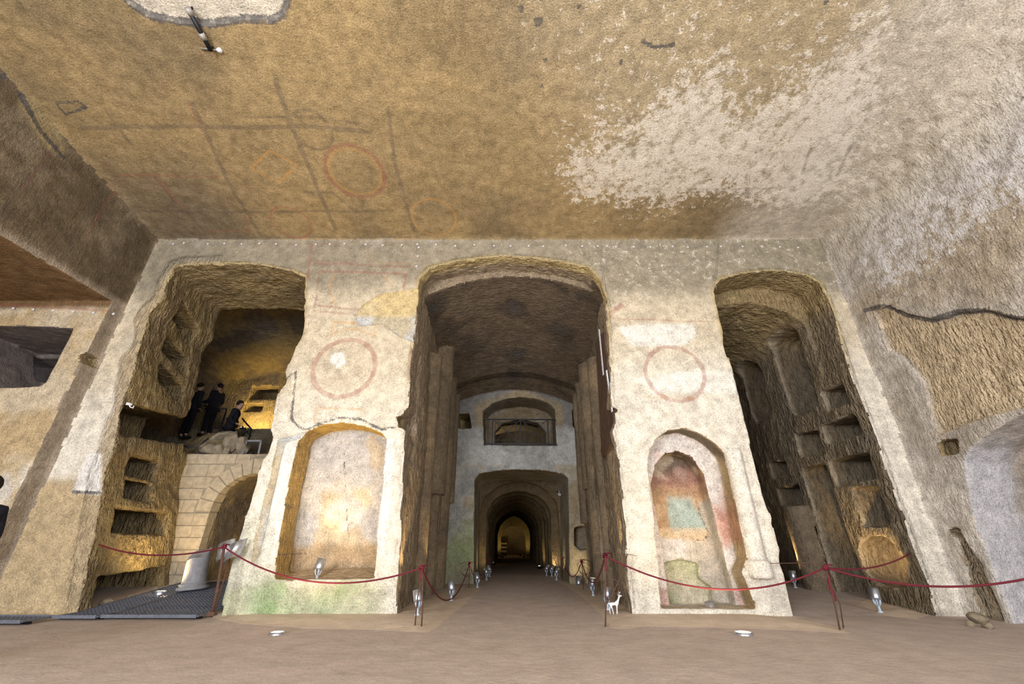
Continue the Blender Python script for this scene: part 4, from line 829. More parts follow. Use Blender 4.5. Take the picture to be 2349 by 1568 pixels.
# ------------------------------------------------------------------ masonry arch at the back of the left passage
def masonry():
    YM = 10.42; t = empty('masonry_arch_wall', (-6.2, YM, .25)); props(t, 'pale tufa block wall with an arched doorway closing the left passage', 'wall', kind='structure'); t.name = 'wall_masonry'
    t.location = (0, 0, 0); xc, rj, sp, rv = -6.2, .85, 1.75, 1.22; r = random.Random(5)
    def block(x0, x1, z0, z1):
        g = .006; dx, dz, d = x1 - x0 - 2 * g, z1 - z0 - 2 * g, .30 + r.uniform(-.006, .006); c = .012
        o = r.uniform(-.006, .006); m = MB(); vs = []
        X0, X1, Z0, Z1 = x0 + g, x1 - g, z0 + g, z1 - g; yf = YM + o
        for (a, b, y) in ((X0 + c, Z0 + c, yf), (X1 - c, Z0 + c, yf), (X1 - c, Z1 - c, yf), (X0 + c, Z1 - c, yf), (X0, Z0, yf + c), (X1, Z0, yf + c), (X1, Z1, yf + c), (X0, Z1, yf + c), (X0, Z0, yf + d), (X1, Z0, yf + d), (X1, Z1, yf + d), (X0, Z1, yf + d)): vs.append((a, y, b))
        m.add(vs, [(0, 1, 2, 3)] + [(i, i + 4, (i + 1) % 4 + 4, (i + 1) % 4) for i in range(4)] + [(i + 4, i + 8, (i + 1) % 4 + 8, (i + 1) % 4 + 4) for i in range(4)] + [(11, 10, 9, 8)])
        m.build('block', M['masonry'], t)
    z = .16; k = 0
    while z < 3.0:
        h = r.choice((.25, .27, .29)); zt = min(z + h, 3.08); zm = (z + zt) / 2
        hw = rj if zt <= sp + .05 else math.sqrt(max(rv ** 2 - (zm - sp) ** 2, 0)) if zm - sp < rv else 0
        for s0, s1 in (((-8.25, xc - hw), (xc + hw, -4.55)) if hw > .05 else ((-8.25, -4.55),)):
            x = s0; first = True
            while x < s1 - .05:
                wd = r.uniform(.38, .62) * (.6 if first and k % 2 else 1); first = False
                x2 = x + wd if s1 - (x + wd) > .2 else s1; block(x, x2, z, zt); x = x2
        z = zt; k += 1
    nv = 13
    for i in range(nv):
        a0, a1 = math.pi * i / nv + .012, math.pi * (i + 1) / nv - .012; vs = []; o = r.uniform(-.008, .008); ro = rv - .012 + r.uniform(-.02, .0)
        for y in (YM + o, YM + .3):
            for rr, an in ((rj, a0), (rj, a1), (ro, a1), (ro, a0)): vs.append((xc + rr * math.cos(an), y, sp + rr * math.sin(an)))
        MB().add(vs, [(0, 1, 2, 3), (7, 6, 5, 4), (0, 4, 5, 1), (1, 5, 6, 2), (2, 6, 7, 3), (3, 7, 4, 0)]).build('voussoir', M['masonry'], t)
    m = MB(); yb = YM + .02; rq = rj + .01; arc = [(xc - rq, .1), (xc - rq, sp)] + [(xc + rq * math.cos(math.pi * (1 - k / 16)), sp + rq * math.sin(math.pi * (1 - k / 16))) for k in range(1, 16)] + [(xc + rq, sp), (xc + rq, .1)]
    m.add([(-8.3, yb, .1), (xc - rq, yb, .1), (xc - rq, yb, 3.06), (-8.3, yb, 3.06), (xc + rq, yb, .1), (-4.5, yb, .1), (-4.5, yb, 3.06), (xc + rq, yb, 3.06)], [(0, 1, 2, 3), (4, 5, 6, 7)])
    for (a0, b0), (a1, b1) in zip(arc[1:-2], arc[2:-1]): m.add([(a0, yb, b0), (a1, yb, b1), (a1, yb, 3.06), (a0, yb, 3.06)], [(0, 1, 2, 3)])
    for (a0, b0), (a1, b1) in zip(arc[:-1], arc[1:]): m.add([(a0, yb, b0), (a1, yb, b1), (a1, yb + .26, b1), (a0, yb + .26, b0)], [(0, 1, 2, 3)])
    m.add([(-8.3, yb, 3.06), (-4.5, yb, 3.06), (-4.5, yb + .3, 3.06), (-8.3, yb + .3, 3.06)], [(0, 1, 2, 3)])
    m.build('mortar_core', M['mortar'], t, False)
masonry()
for i, (u, v, s, lb) in enumerate([(478, 1028, (.22, .2, .2), 'upright rubble stone at the left end on top of the masonry wall'), (500, 1032, (.16, .2, .2), 'second rubble stone from the left on the masonry wall'), (515, 1035, (.13, .16, .17), 'small rubble stone between the larger ones on the masonry wall'), (532, 1012, (.26, .22, .30), 'largest blocky rubble stone below the visitors'), (556, 1022, (.2, .2, .26), 'rounded rubble stone beside the grey metal frame'), (508, 1000, (.3, .25, .16), 'long sloping rubble slab below the visitors')]):
    p = W3(u, v, 10.72 + .08 * (i % 3) + (.25 if i >= 3 else 0)); o = link('rubble_stone', icorock('rubble_stone', s, 20 + i), M['stone'], None, False); o.location = (p.x, p.y, max(p.z, 3.07 + s[2] * .72)); o.rotation_euler = (0, .1 * i, .7 * i); props(o, lb, 'stone', 'rubble on the masonry wall')
# floor stones
for i, (u, v, s, lb) in enumerate([(2248, 1425, (.14, .12, .10), 'largest stone lying at the foot of the right wall'), (2268, 1436, (.10, .07, .05), 'small flat stone in front of the right wall groove'), (2228, 1432, (.06, .05, .05), 'smallest stone by the right wall foot')]):
    p = at_floor(u, v + 4); o = link('loose_stone', icorock('loose_stone', s, 40 + i), M['stone'], None, False); o.location = (p[0], p[1], p[2] + s[2] * .6); o.rotation_euler = (0, 0, i); props(o, lb, 'stone', 'stones on the floor')
for i, (x, y, s) in enumerate([(-7.25, 8.75, (.12, .1, .07)), (-7.2, 9.25, (.09, .08, .05)), (-7.18, 9.75, (.11, .09, .06))]):
    o = link('loose_stone', icorock('loose_stone', s, 50 + i), M['stone'], None, False); o.location = (x - .05, y, zf(x, y) + s[2] * .7); props(o, ['loose stone nearest the front beside the grating edge', 'middle loose stone beside the grating edge', 'farthest loose stone beside the grating edge'][i], 'stone', 'stones on the floor')

# ------------------------------------------------------------------ marble column stump
def column_stump():
    x, y = -6.40, 9.62; z = zf(x, y) + .075; t = empty('column_stump', (x, y, z)); props(t, 'broken grey marble column stump standing on the grating', 'column')
    t.rotation_euler = (0, math.radians(-5), 0); n = 32; prof = [(.0, .10), (.215, .10), (.205, .16), (.20, .3), (.199, .35), (.198, .45)]
    m = MB().lathe(prof, n); top = len(m.v)
    def zt(a): return .64 + .11 * math.sin(a + .25) + .03 * math.sin(3 * a)
    m.add([(.193 * math.cos(2 * math.pi * k / n), .193 * math.sin(2 * math.pi * k / n), zt(2 * math.pi * k / n)) for k in range(n)] + [(0, .02, .64)], [(k, (k + 1) % n, n) for k in range(n)])
    b = top - n; m.f += [(b + k, b + (k + 1) % n, top + (k + 1) % n, top + k) for k in range(n)]
    m.build('shaft', M['marble'], t, False)
    MB().lathe([(0, -.005), (.27, -.005), (.28, .02), (.27, .05), (.235, .06), (.235, .075), (.25, .09), (.245, .11), (.2, .12)], n).build('moulded_base', M['marble'], t, True)
column_stump()

# ------------------------------------------------------------------ rope barrier
def catenary(a, b, sag, n=28):
    a, b = Vector(a), Vector(b); return [a.lerp(b, i / n) - Vector((0, 0, sag * 4 * (i / n) * (1 - i / n))) for i in range(n + 1)]
def rope(a, b, sag, label, r=.012, knots=(0, 1), tails=()):
    pts = catenary(a, b, sag); c = Vector(a); t = empty('rope', tuple(c)); props(t, label, 'rope', 'dark red barrier ropes')
    MB().tube([p - c for p in pts], r, 8).build('cord', M['rope'], t, True)
    for kx in knots:
        q = (pts[0] if kx == 0 else pts[-1]) - c; m = MB(); rr = random.Random(kx * 7 + int(abs(q.x) * 100))
        for s in range(3):
            ax = Vector((rr.gauss(0, 1), rr.gauss(0, 1), rr.gauss(0, 1))).normalized(); u = ax.orthogonal().normalized(); w2 = ax.cross(u)
            m.tube([q + (u * math.cos(g) + w2 * math.sin(g)) * .032 for g in np.linspace(0, 6.0, 12)], r * .95, 6)
        m.tube([q, q + Vector((.05, -.02, .04)), q + Vector((.10, -.02, .03))], r * .9, 6)
        m.build('knot', M['rope'], t, True)
    for q0, ln in tails:
        m = MB(); q = Vector(q0) - c; m.tube([q + Vector((.006 * math.sin(k), 0, -ln * k / 8)) for k in range(9)], [r * (1.15 if k % 3 else 1.5) for k in range(9)], 6); m.build('tail', M['rope'], t, True)
    return t
def post(foot, top, label, style):
    f, tp = Vector(foot), Vector(top); t = empty('barrier_post', tuple(f)); props(t, label, 'post', 'thin iron barrier posts'); d = tp - f
    MB().tube([(0, 0, -.03), d * .35 + Vector((.015, 0, 0)), d * .7 + Vector((.008, 0, 0)), d], .011 if style != 'thick' else .022, 8).build('rod', M['rust'], t, True)
    m = MB(); m.tube([d + Vector((.028 * math.sin(g), 0, .028 - .028 * math.cos(g))) for g in np.linspace(0, 6.28, 14)], .006, 6); m.build('eyelet', M['rust'], t, True)
    if style == 'legs':
        MB().tube([Vector((-.10, .02, -.02)), d * .5 + Vector((-.06, 0, 0)), d * .85], .009, 8).build('brace', M['rust'], t, True)
    if style == 'scroll':
        MB().tube([d * .28, d * .45 + Vector((.12, .02, 0)), d * .7 + Vector((.26, .03, .02)), d * .98 + Vector((.36, .05, .04))], .009, 8).build('curved_bar', M['rust'], t, True)
        MB().tube([d * .98 + Vector((.0, .02, .05)), d * .98 + Vector((.36, .05, .04)), d * .96 + Vector((.52, .1, .03))], .004, 6).build('wire', M['rust'], t, True)
        MB().tube([d * .55 + Vector((.15 + .065 * math.cos(g), .02, .09 * math.sin(g))) for g in np.linspace(0, 6.28, 22)], .007, 6).build('ring', M['rust'], t, True)
    if style == 'arch':
        MB().tube([Vector((.16, .15, -.02)), d * .4 + Vector((.16, .1, 0)), d * .75 + Vector((.0, .02, 0)), d * .85 + Vector((-.12, .03, .02)), d * .98 + Vector((-.34, .1, .10))], .008, 8).build('curved_bar', M['rust'], t, True)
        MB().tube([d + Vector((0, 0, .0)), d + Vector((-.12, .03, .06)), d + Vector((-.75, .1, .05))], .005, 6).build('wire', M['rust'], t, True)
        MB().tube([d * .62 + Vector((.03 + .05 * math.cos(g), .02, .05 * math.sin(g))) for g in np.linspace(0, 6.28, 20)], .006, 6).build('ring', M['rust'], t, True)
    if style == 'thick': MB().box((0, 0, .02), (.12, .09, .05), None, .8).build('foot', M['rust'], t); MB().box((0, -.01, .33), (.05, .05, .06), None, .8).build('clamp', M['rust'], t)
    return t
A = {}
def pt(k, u, v, Y): A[k] = W3(u, v, Y); return A[k]
f = at_floor(482, 1424); pt('p1', 514, 1254, f[1]); post((f[0], f[1], f[2] + .08), A['p1'], 'slim iron post rising from the edge of the grating', 'thick')
f = at_floor(967, 1436); pt('p2', 968, 1302, f[1]); post(f, A['p2'], 'two legged iron post at the left of the corridor mouth', 'legs')
f = at_floor(1388, 1437); pt('p3', 1388, 1274, f[1]); post(f, A['p3'], 'iron post with ring and curved bar beside the white deer', 'scroll')
f = at_floor(1926, 1444); pt('p4', 1893, 1301, f[1]); post(f, A['p4'], 'bent iron post with a ring before the right passage', 'arch')
pt('l0', 216, 1244, 8.3); pt('c1', 1077, 1292, 12.9); pt('c2', 1122, 1284, 17.5); pt('d1', 1334, 1287, 12.4); pt('d2', 1289, 1281, 15.0); pt('r1', 2097, 1262, 8.35)
A['r2'] = Vector((6.9, 5.3, 1.02))
def thinpost(k, label):
    p = A[k]; post((p.x, p.y, zf(p.x, p.y)), p, label, 'plain')
thinpost('c1', 'thin iron post with coiled wire by the green stained jamb'); thinpost('d1', 'thin iron post with copper wire at the right corridor end'); thinpost('d2', 'thin iron post at the right edge of the tunnel arch'); thinpost('c2', 'thin iron post inside the tunnel on the left')
post((A['r2'].x, A['r2'].y, 0), A['r2'], 'slim iron post holding the long rope near the right wall', 'plain')
rope(A['l0'], A['p1'], .16, 'dark red rope slung from the left rock jamb across the grating')
rope(A['p1'], A['p2'], .34, 'long dark red rope hanging across the left pillar front')
rope(A['p2'], A['c1'], .62, 'dark red rope drooping deeply at the left of the corridor', tails=((A['p2'], .16),))
rope(A['c1'], A['c2'], .55, 'dark red rope running into the tunnel on the left side', .011)
rope(A['p3'], A['p4'], .36, 'long dark red rope hanging across the painted right pillar', tails=((A['p3'], .2),))
rope(A['p3'], A['d1'], .42, 'dark red rope drooping deeply at the right of the corridor')
rope(A['d1'], A['d2'], .42, 'dark red rope hanging at the right foot of the tunnel arch', .011)
rope(A['p4'], A['r1'], .12, 'dark red rope tied to the rock by the arched recess', tails=((A['r1'], .22),))
rope(A['p4'], A['r2'], .30, 'bright red rope sweeping toward the right edge of the picture', .013, tails=((A['p4'], .42),))
# coiled wire by the jambs
for k, cx, lb, mt in (('c1', -.10, 'loose coil of thin wire by the green stained jamb', 'rust'), ('d1', .10, 'loose coil of copper wire at the right corridor end', 'rust')):
    p = A[k]; m = MB()
    for j in range(3):
        R_ = .11 + .04 * j; m.tube([(cx * (.5 + .2 * j) + R_ * math.cos(g), .02 * j, -.22 + .05 * j + R_ * .9 * math.sin(g)) for g in np.linspace(.3 * j, 5.4 + .3 * j, 26)], .005, 6)
    m.tube([(cx * .3, 0, -.02), (cx * 1.2, .02, .03), (cx * 2.6, .05, .0)], .005, 6)
    o = m.build('wire_coil', M[mt], None, True); o.location = p; props(o, lb, 'wire')

# curved metal sheet shade by the grating
def shade():
    p = W3(528, 1262, 8.02); t = empty('bent_sheet_metal', (p.x, p.y, 0)); props(t, 'curved grey sheet metal lamp shade beside the grating post', 'lamp shade'); R_ = .17
    for nm, x0, mt, tilt in (('dull_half', -.05, 'steel', -.5), ('bright_half', .12, 'steel', .55)):
        m = MB(); n = 14; vs = []
        for th in (R_, R_ - .008):
            for zz in (-.13, .13):
                for k in range(n + 1):
                    g = math.pi * (1.05 + .9 * k / n); vs.append((x0 + th * .75 * math.cos(g) + tilt * zz * .3, th * math.sin(g), p.z + zz + .06 * math.cos(g)))
        q = n + 1; fs = []
        for k in range(n): fs += [(k, k + 1, q + k + 1, q + k), (2 * q + k + 1, 2 * q + k, 3 * q + k, 3 * q + k + 1), (k + 1, k, 2 * q + k, 2 * q + k + 1), (q + k, q + k + 1, 3 * q + k + 1, 3 * q + k)]
        fs += [(0, q, 3 * q, 2 * q), (n, 2 * q + n, 3 * q + n, q + n)]; m.add(vs, fs); m.build(nm, M[mt], t, True)
    MB().tube([(0, .02, .06), (.02, .02, p.z - .1)], .012, 8).build('stem', M['rust'], t, True)
shade()

# ------------------------------------------------------------------ white deer figure
def skin_mesh(name, verts, edges, radii, mat, parent, sub=2, root=0):
    me = bpy.data.meshes.new(name); me.from_pydata(verts, edges, []); o = bpy.data.objects.new(name, me); COL.objects.link(o); me.materials.append(mat)
    bm = bmesh.new(); bm.from_mesh(me); ly = bm.verts.layers.skin.verify()
    for i, v in enumerate(bm.verts):
        r = radii[i]; v[ly].radius = r if isinstance(r, tuple) else (r, r); v[ly].use_root = i == root
    bm.to_mesh(me); bm.free()
    o.modifiers.new('Skin', 'SKIN').use_smooth_shade = True; s = o.modifiers.new('Sub', 'SUBSURF'); s.levels = sub; s.render_levels = sub
    o.parent = parent; return o
def deer():
    p = at_floor(1411, 1409); t = empty('deer_figurine', p, .12); props(t, 'small white standing deer figurine beside the spotlight on the ground', 'figurine'); k = .30
    V = [(-.22, 0, .52), (-.05, 0, .50), (.14, 0, .52), (.22, 0, .62), (.29, 0, .76), (.33, 0, .88), (.42, 0, .90), (.50, 0, .88),
         (-.22, .05, .40), (-.27, .06, .22), (-.25, .06, .02), (-.20, -.05, .40), (-.14, -.06, .24), (-.10, -.06, .02),
         (.15, .05, .38), (.17, .06, .2), (.18, .06, .02), (.13, -.05, .38), (.10, -.06, .2), (.08, -.06, .02), (-.31, 0, .54), (-.37, 0, .50),
         (.30, .07, .93), (.27, .13, .95), (.30, -.07, .93), (.27, -.13, .95)]
    E_ = [(0, 1), (1, 2), (2, 3), (3, 4), (4, 5), (5, 6), (6, 7), (0, 8), (8, 9), (9, 10), (0, 11), (11, 12), (12, 13), (2, 14), (14, 15), (15, 16), (2, 17), (17, 18), (18, 19), (0, 20), (20, 21), (5, 22), (22, 23), (5, 24), (24, 25)]
    Rr = [.095, .085, .10, .075, .05, .055, .045, .028, .05, .026, .02, .05, .026, .02, .042, .024, .02, .042, .024, .02, .03, .012, .02, .008, .02, .008]
    skin_mesh('body', [(a * k, b * k, c * k) for a, b, c in V], E_, [r * k for r in Rr], M['deer'], t, 2, 1)
    for s in (-1, 1):
        m = MB(); m.tube([(.33 * k, s * .03 * k, .92 * k), (.34 * k, s * .09 * k, 1.02 * k), (.40 * k, s * .11 * k, 1.12 * k)], [.012 * k, .01 * k, .006 * k], 6); m.tube([(.34 * k, s * .09 * k, 1.02 * k), (.42 * k, s * .08 * k, 1.05 * k)], [.010 * k, .005 * k], 6); m.build('antler', M['deer'], t, True)
    for s in (-1, 1): MB().lathe([(0, .012 * k), (.010 * k, .006 * k), (.012 * k, 0), (.0, -.012 * k)], 8, (.40 * k, s * .045 * k, .905 * k)).build('eye', M['black'], t, True)
    MB().lathe([(0, .02 * k), (.016 * k, 0), (0, -.02 * k)], 8, (.525 * k, 0, .88 * k)).build('nose', M['black'], t, True)
deer()

# ------------------------------------------------------------------ people
def person(loc, rz, label, lean=0.0, arm=0.6, hgt=1.74):
    t = empty('person', loc, rz); props(t, label, 'person'); s = hgt / 1.74; S_ = lambda l: [(a * s, b * s + lean * max(c - .95, 0) * s, c * s) for a, b, c in l]
    # faces +y; one continuous body
    V = [(0, 0, .96), (0, .0, 1.14), (0, .0, 1.30), (0, -.01, 1.42), (0, .0, 1.50), (0, .02, 1.57), (0, .03, 1.66), (0, .02, 1.72)]
    E_ = [(i, i + 1) for i in range(7)]; Rr = [(.155, .11), (.135, .10), (.16, .11), (.13, .085), (.06, .06), (.072, .085), (.075, .095), (.055, .07)]
    idx = {}
    for sd in (-1, 1):
        n = len(V); V += [(sd * .17, -.01, 1.42), (sd * .22, -.03, 1.14), (sd * .20, .16 * arm + .02, .96 + .12 * arm), (sd * .16, .30 * arm + .03, .90 + .25 * arm), (sd * .15, .38 * arm + .03, .86 + .28 * arm)]
        E_ += [(3, n), (n, n + 1), (n + 1, n + 2), (n + 2, n + 3), (n + 3, n + 4)]; Rr += [.062, .048, .04, .03, (.038, .02)]; idx[sd] = n + 4
        n = len(V); V += [(sd * .095, 0, .88), (sd * .10, .02, .50), (sd * .105, -.02, .12), (sd * .105, .0, .05), (sd * .11, .14, .035)]
        E_ += [(0, n), (n, n + 1), (n + 1, n + 2), (n + 2, n + 3), (n + 3, n + 4)]; Rr += [.085, .058, .042, .042, .03]
    b = skin_mesh('body', S_(V), E_, [(r[0] * s, r[1] * s) if isinstance(r, tuple) else r * s for r in Rr], M['skin'], t, 2, 0)
    for sd in (-1, 1):   # fingers and thumb
        w_ = V[idx[sd]]; FV, FE, FR = [], [], []
        for j in range(4):
            n = len(FV); ox = sd * (-.030 + .019 * j); ln = (.07, .08, .075, .058)[j]
            FV += [(w_[0] + ox, w_[1] + .01, w_[2]), (w_[0] + ox, w_[1] + .05, w_[2] + .005), (w_[0] + ox, w_[1] + .05 + ln * .5, w_[2] - .01), (w_[0] + ox, w_[1] + .05 + ln * .8, w_[2] - .035)]; FE += [(n, n + 1), (n + 1, n + 2), (n + 2, n + 3)]; FR += [.009, .009, .0085, .007]
        n = len(FV); FV += [(w_[0] - sd * .03, w_[1], w_[2]), (w_[0] - sd * .055, w_[1] + .03, w_[2] + .01), (w_[0] - sd * .05, w_[1] + .065, w_[2])]; FE += [(n, n + 1), (n + 1, n + 2)]; FR += [.012, .010, .008]
        skin_mesh('hand', S_(FV), FE, [r * s for r in FR], M['skin'], t, 1, 0)
    # jacket
    V = [(0, 0, .88), (0, 0, 1.0), (0, 0, 1.15), (0, 0, 1.30), (0, -.01, 1.42), (0, 0, 1.49)]; E_ = [(i, i + 1) for i in range(5)]; Rr = [(.19, .145), (.18, .14), (.175, .13), (.19, .135), (.155, .105), (.075, .075)]
    for sd in (-1, 1):
        n = len(V); V += [(sd * .175, -.01, 1.42), (sd * .225, -.03, 1.14), (sd * .20, .16 * arm + .02, .96 + .12 * arm), (sd * .165, .27 * arm + .03, .90 + .24 * arm)]; E_ += [(4, n), (n, n + 1), (n + 1, n + 2), (n + 2, n + 3)]; Rr += [.078, .066, .058, .05]
    skin_mesh('jacket', S_(V), E_, [(r[0] * s, r[1] * s) if isinstance(r, tuple) else r * s for r in Rr], M['jacket'], t, 2, 1)
    V = [(0, 0, .98), (0, 0, .90)]; E_ = [(0, 1)]; Rr = [(.165, .125), (.165, .125)]
    for sd in (-1, 1): n = len(V); V += [(sd * .095, 0, .84), (sd * .10, .02, .50), (sd * .105, -.02, .10)]; E_ += [(1, n), (n, n + 1), (n + 1, n + 2)]; Rr += [.098, .075, .068]
    skin_mesh('trousers', S_(V), E_, [(r[0] * s, r[1] * s) if isinstance(r, tuple) else r * s for r in Rr], M['trousers'], t, 2, 0)
    for sd in (-1, 1): skin_mesh('shoe', S_([(sd * .105, -.05, .045), (sd * .107, .05, .05), (sd * .11, .17, .04)]), [(0, 1), (1, 2)], [.05 * s, .052 * s, .042 * s], M['shoe'], t, 2, 0)
    # hair, eyes, nose, ears, mouth
    hy = lean * .7 * s
    bm = bmesh.new(); bmesh.ops.create_icosphere(bm, subdivisions=3, radius=1)
    for v in bm.verts:
        q = v.co; f_ = max(q.y, 0) * max(.35 - q.z, 0); v.co = Vector((q.x * .086, q.y * .105 - f_ * .12, q.z * .105 + max(0, -.2 - q.z) * .02)) + Vector((0, .005, 1.675)); v.co *= s; v.co.y += hy
    me = bpy.data.meshes.new('hair'); bm.to_mesh(me); bm.free(); link('hair', me, M['hair'], t)
    m = MB(); m.tube([(0, (.115) * s + hy, 1.665 * s), (0, .135 * s + hy, 1.63 * s), (0, .118 * s + hy, 1.62 * s)], [.008 * s, .015 * s, .01 * s], 8); m.build('nose', M['skin'], t, True)
    for sd in (-1, 1): MB().lathe([(0, .03 * s), (.012 * s, .015 * s), (.014 * s, -.01 * s), (0, -.03 * s)], 8, (sd * .085 * s, .03 * s + hy, 1.635 * s)).build('ear', M['skin'], t, True)
    for sd in (-1, 1): MB().lathe([(0, .008 * s), (.012 * s, 0), (0, -.008 * s)], 10, (sd * .032 * s, .108 * s + hy, 1.66 * s)).build('eye', M['black'], t, True)
    MB().box((0, .112 * s + hy, 1.59 * s), (.045 * s, .01, .007), None, .8).build('mouth', M['skin'], t)
    return t
def place_person(u, vtop, Y, rz, label, hgt=1.74, **k):
    p = W3(u, vtop, Y); return person((p.x, p.y, p.z - hgt), rz, label, hgt=hgt, **k)
place_person(545, 920, 12.3, math.radians(-70), 'person in a black jacket facing right, nearest in the upper chamber', 1.74, lean=.12, arm=.5)
place_person(507, 881, 13.1, math.radians(75), 'person in dark clothes facing left behind the rail in the upper chamber', 1.74, arm=.9)
place_person(462, 880, 12.6, math.radians(-20), 'person in a dark coat half hidden by the left rock jamb', 1.74, arm=.2)
person((-5.57, 4.65, 0), math.radians(80), 'dark haired person at the left picture edge, only the head showing', hgt=1.72)
# stair floor under them, rails and frame
def chamber_bits():
    t = STRUCT['wall_chamber']; m = MB()
    for k in range(8): m.box((-8.9, 11.8 + .26 * k, 3.0 + (.12 + .19 * k) / 2), (3.8, .26, .12 + .19 * k))
    me = m.mesh('stone_step'); plain_attrs(me, (.20, .165, .11), .5); link('stone_step', me, M['rock'], t, False)
    r = empty('hand_rail', (-5.8, 11.5, 3.4)); props(r, 'dark metal stair handrail beside the visitors in the upper chamber', 'handrail'); r.location = (0, 0, 0)
    a, b = W3(556, 960, 11.9), W3(577, 984, 11.5); c = W3(468, 930, 11.9); d = W3(520, 938, 12.0)
    for nm, q in (('top_rail', [a, b]), ('post', [b, Vector((b.x, b.y, 3.1))]), ('brace', [W3(556, 978, 11.8), W3(575, 1000, 11.6)]), ('upper_rail', [c, d]), ('post', [d, Vector((d.x, d.y, 3.2))]), ('brace', [W3(570, 982, 11.55), W3(553, 1003, 11.7)])): MB().tube(q, .022, 8).build(nm, M['dark_metal'], r, True)
    g = empty('steel_trestle', (0, 0, 0)); props(g, 'grey blue steel frame standing above the masonry wall', 'frame'); a, b, c = W3(567, 1011, 11.0), W3(600, 1011, 11.0), W3(592, 1042, 11.0)
    for nm, q in (('top_bar', (a, b)), ('leg', (b, Vector((b.x + .02, b.y, 3.1)))), ('leg', (a, Vector((a.x - .02, a.y, 3.1))))): MB().bar(q[0], q[1], .05).build(nm, M['steel'], g)
    o = MB().tube([W3(410, 1018, 10.3), W3(432, 1026, 10.3), W3(455, 1022, 10.35), W3(478, 1005, 10.4)], .022, 8).build('cable', M['black'], None, True); props(o, 'black cable sagging on the rock ledge beside the rubble stones', 'cable')
chamber_bits()
def lamp_box(name, loc, label, aim, power, ang=120, col=WARM):
    t = empty(name, loc); props(t, label, 'lamp'); MB().box((0, 0, 0), (.16, .1, .1)).build('housing', M['dark_metal'], t); MB().box((0, 0, .052), (.13, .08, .006)).build('lens', M['lens'], t); spot_light(t, (0, 0, .1), aim, power, ang, .8, col, .06); return t
lamp_box('added_flood_lamp', (-9.0, 13.72, 4.50), 'small added flood lamp behind the visitors lighting the back rock', (.15, .55, .5), 150, 150, (1, .70, .25))  # lamp added so the back wall of the chamber shows lit
lamp_box('added_flood_lamp', (-5.62, 11.6, .34), 'small added flood lamp on the ground behind the masonry arch', (-.5, .3, .6), 30, 150, (1, .75, .45))  # hidden lamp, added to lift the black doorway
lamp_box('added_flood_lamp', (-1.3, 17.2, 4.14), 'small added flood lamp on the floor behind the balcony railing', (.5, .3, .8), 26, 150, (1, .80, .50))  # lamp added to warm the inside of the balcony recess

# ------------------------------------------------------------------ balcony railing
def railing():
    YB = 14.02; t = empty('balcony_railing', (0, 0, 0)); props(t, 'black iron balcony railing with crossed bars above the tunnel arch', 'railing')
    P_ = lambda u, v: W3(u, v, YB); br = lambda nm, a, b, th: MB().bar(P_(*a), P_(*b), th).build(nm, M['dark_metal'], t)
    br('top_rail', (1109, 961), (1274, 962), .04); br('bottom_rail', (1111, 1017), (1277, 1019), .045)
    for u0, u1 in ((1130, 1129), (1194, 1193), (1256, 1258)): br('post', (u0, 961), (u1, 1021), .035)
    for u in (1119, 1265): br('thin_bar', (u, 962), (u, 1017), .014)
    for a, b in (((1131, 962), (1194, 1017)), ((1194, 962), (1130, 1017)), ((1195, 962), (1257, 1017)), ((1256, 962), (1194, 1017))): br('cross_bar', a, b, .018)
    for l, r_ in ((1136, 1184), (1203, 1248)):
        for a, b in (((l, 969), (r_, 969)), ((l, 1009), (r_, 1009)), ((l, 969), (l, 1009)), ((r_, 969), (r_, 1009))): br('panel_bar', a, b, .014)
railing()

# ------------------------------------------------------------------ boards, battens, cameras, wires, fixings
def board():
    XB = 2.06; pts = [(max(PX(*q, XB)[0], 8.2), PX(*q, XB)[1]) for q in [(1366, 780), (1385, 760), (1393, 850), (1407, 960), (1411, 1003), (1398, 1020), (1393, 1036), (1380, 1048), (1376, 960), (1370, 860)]]
    n = len(pts); vs = [(XB, y, z) for y, z in pts] + [(XB + .16, y, z) for y, z in pts]
    o = MB().add(vs, [tuple(range(n)), tuple(range(2 * n - 1, n - 1, -1))] + [(i, n + i, n + (i + 1) % n, (i + 1) % n) for i in range(n)]).build('wall_board', M['board']); props(o, 'rust brown board with broken lower edge on the right corridor jamb', 'board')
    for k, (a, b, X_, lb) in enumerate((((1374, 756), (1384, 860), 2.045, 'upper white perforated batten fixed on the brown board'), ((1391, 850), (1404, 944), 2.03, 'lower white perforated batten at the right pillar edge'))):
        ya, za = PX(*a, X_); yb, zb = PX(*b, X_); t = empty('white_batten', (0, 0, 0)); props(t, lb, 'batten', 'white battens'); A_, B_ = Vector((X_, ya, za)), Vector((X_, yb, zb)); MB().bar(A_, B_, .02, .07).build('strip', M['white'], t)
        for j in range(9):
            q = A_.lerp(B_, (j + .5) / 9); MB().box((q.x - .011, q.y, q.z), (.006, .016, .016)).build('hole', M['black'], t)
board()
def cctv(loc, rz, label, s=1.0):
    t = empty('security_camera', loc, rz); t.scale = (s,) * 3; props(t, label, 'camera')
    m = MB().tube([(0, .16, 0), (0, .08, 0), (0, 0, 0)], .045, 16); m.build('housing', M['white'], t, True); MB().tube([(0, 0, .002), (0, -.02, .002)], .04, 16).build('lens', M['black'], t, True)
    MB().tube([(0, .1, -.04), (0, .14, -.09), (0, .2, -.1)], .018, 8).build('bracket', M['white'], t, True); MB().tube([(.0, .2, -.07), (0, .22, -.07)], .05, 12).build('mount', M['white'], t, True)
p = W3(303, 930, 8.2); cctv((p.x, p.y - .15, p.z), -.7, 'white security camera fixed on the left passage rock edge', .62)
p = W3(1283, 1128, 14.6); cctv((p.x - .05, p.y, p.z), -.4, 'small white security camera inside the right side of the tunnel arch', .9)
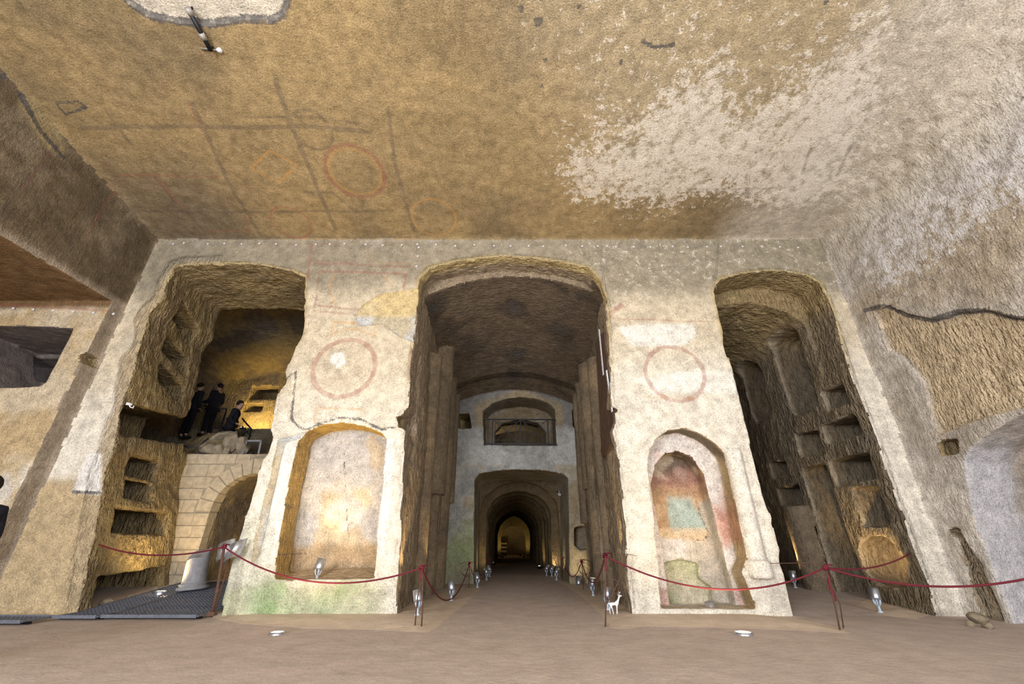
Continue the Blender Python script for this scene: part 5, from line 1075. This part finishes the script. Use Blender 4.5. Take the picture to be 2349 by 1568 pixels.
def wall_pins():
    wp = STRUCT['wall_front']; me = MB().lathe([(.010, 0), (.024, 0), (.026, .008), (.020, .016), (.010, .012), (.010, 0)], 10).mesh('fixing_washer'); me.materials.append(M['white'])
    r = random.Random(2)
    for i in range(36):
        u = 388 + i * 41 + r.uniform(-9, 9); v = 553 + (u - 372) * .006 + r.uniform(-1, 2); x, z = PY(u, v + 4, Y0 - .03)
        o = bpy.data.objects.new('fixing_washer', me); COL.objects.link(o); o.location = (x, Y0 - .015, z); o.rotation_euler = (math.pi / 2, 0, 0); o.parent = wp
    for u, v in ((960, 567), (958, 587), (955, 610)):
        x, z = PY(u, v, Y0 - .03); o = bpy.data.objects.new('fixing_washer', me); COL.objects.link(o); o.location = (x, Y0 - .015, z); o.rotation_euler = (math.pi / 2, 0, 0); o.parent = wp
    me2 = MB().lathe([(.010, 0), (.026, 0), (.028, .008), (.020, .016), (.010, .012), (.010, 0)], 10).mesh('fixing_washer'); me2.materials.append(M['white'])
    for i in range(6):
        x, z = PY(30 + i * 46, 707 + i * 2.5, 7.74); o = bpy.data.objects.new('fixing_washer', me2); COL.objects.link(o); o.location = (x, 7.745, z); o.rotation_euler = (math.pi / 2, 0, 0); o.parent = STRUCT['wall_side_passage']
wall_pins()
for pts, lb in (([(1381, 562), (1379, 590), (1384, 630), (1388, 668)], 'thin pale wire hanging down at the right of the corridor arch'), ([(1648, 558), (1646, 600), (1640, 640), (1643, 662)], 'thin pale wire hanging at the left of the right passage')):
    o = MB().tube([W3(u, v, Y0 - .05) for u, v in pts], .006, 6).build('hanging_wire', M['pipe'], None, True); props(o, lb, 'wire')
def ceil_rod():
    def c3(u, v, dz): x, y = PC(u, v); return Vector((x, y, CE0 + CES * (Y0 - y) - dz))
    t = empty('ceiling_rod', (0, 0, 0)); props(t, 'dark metal rod fixed to the ceiling by the bare plaster patch', 'rod')
    a, b = c3(438, 22, .06), c3(488, 108, .10); MB().tube([a, a.lerp(b, .5), b], .035, 10).build('rod', M['dark_metal'], t, True)
    for q, s in ((a, .045), (a.lerp(b, .62), .045)): MB().tube([q - Vector((.0, .05, 0)), q + Vector((0, .05, 0))], s, 12).build('collar', M['pipe'], t, True)
    for q in (a, a.lerp(b, .6), b): MB().tube([q, q + Vector((0, 0, .2))], .018, 6).build('hanger', M['dark_metal'], t, True)
    c, d = c3(460, 108, .03), c3(505, 113, .03); MB().tube([c, d], .012, 6).build('hook', M['pipe'], t, True); MB().lathe([(0, .03), (.04, .02), (.045, -.02), (0, -.04)], 12, tuple(d)).build('cap', M['white'], t, True)
ceil_rod()
p = at_floor(1036, 1372); o = MB().tube([(-1.93, p[1] + .75, .35), (-1.93, p[1] + .75, 2.0)], .035, 10).build('conduit', M['pipe'], None, True); props(o, 'pale vertical conduit in the left corridor recess', 'conduit')
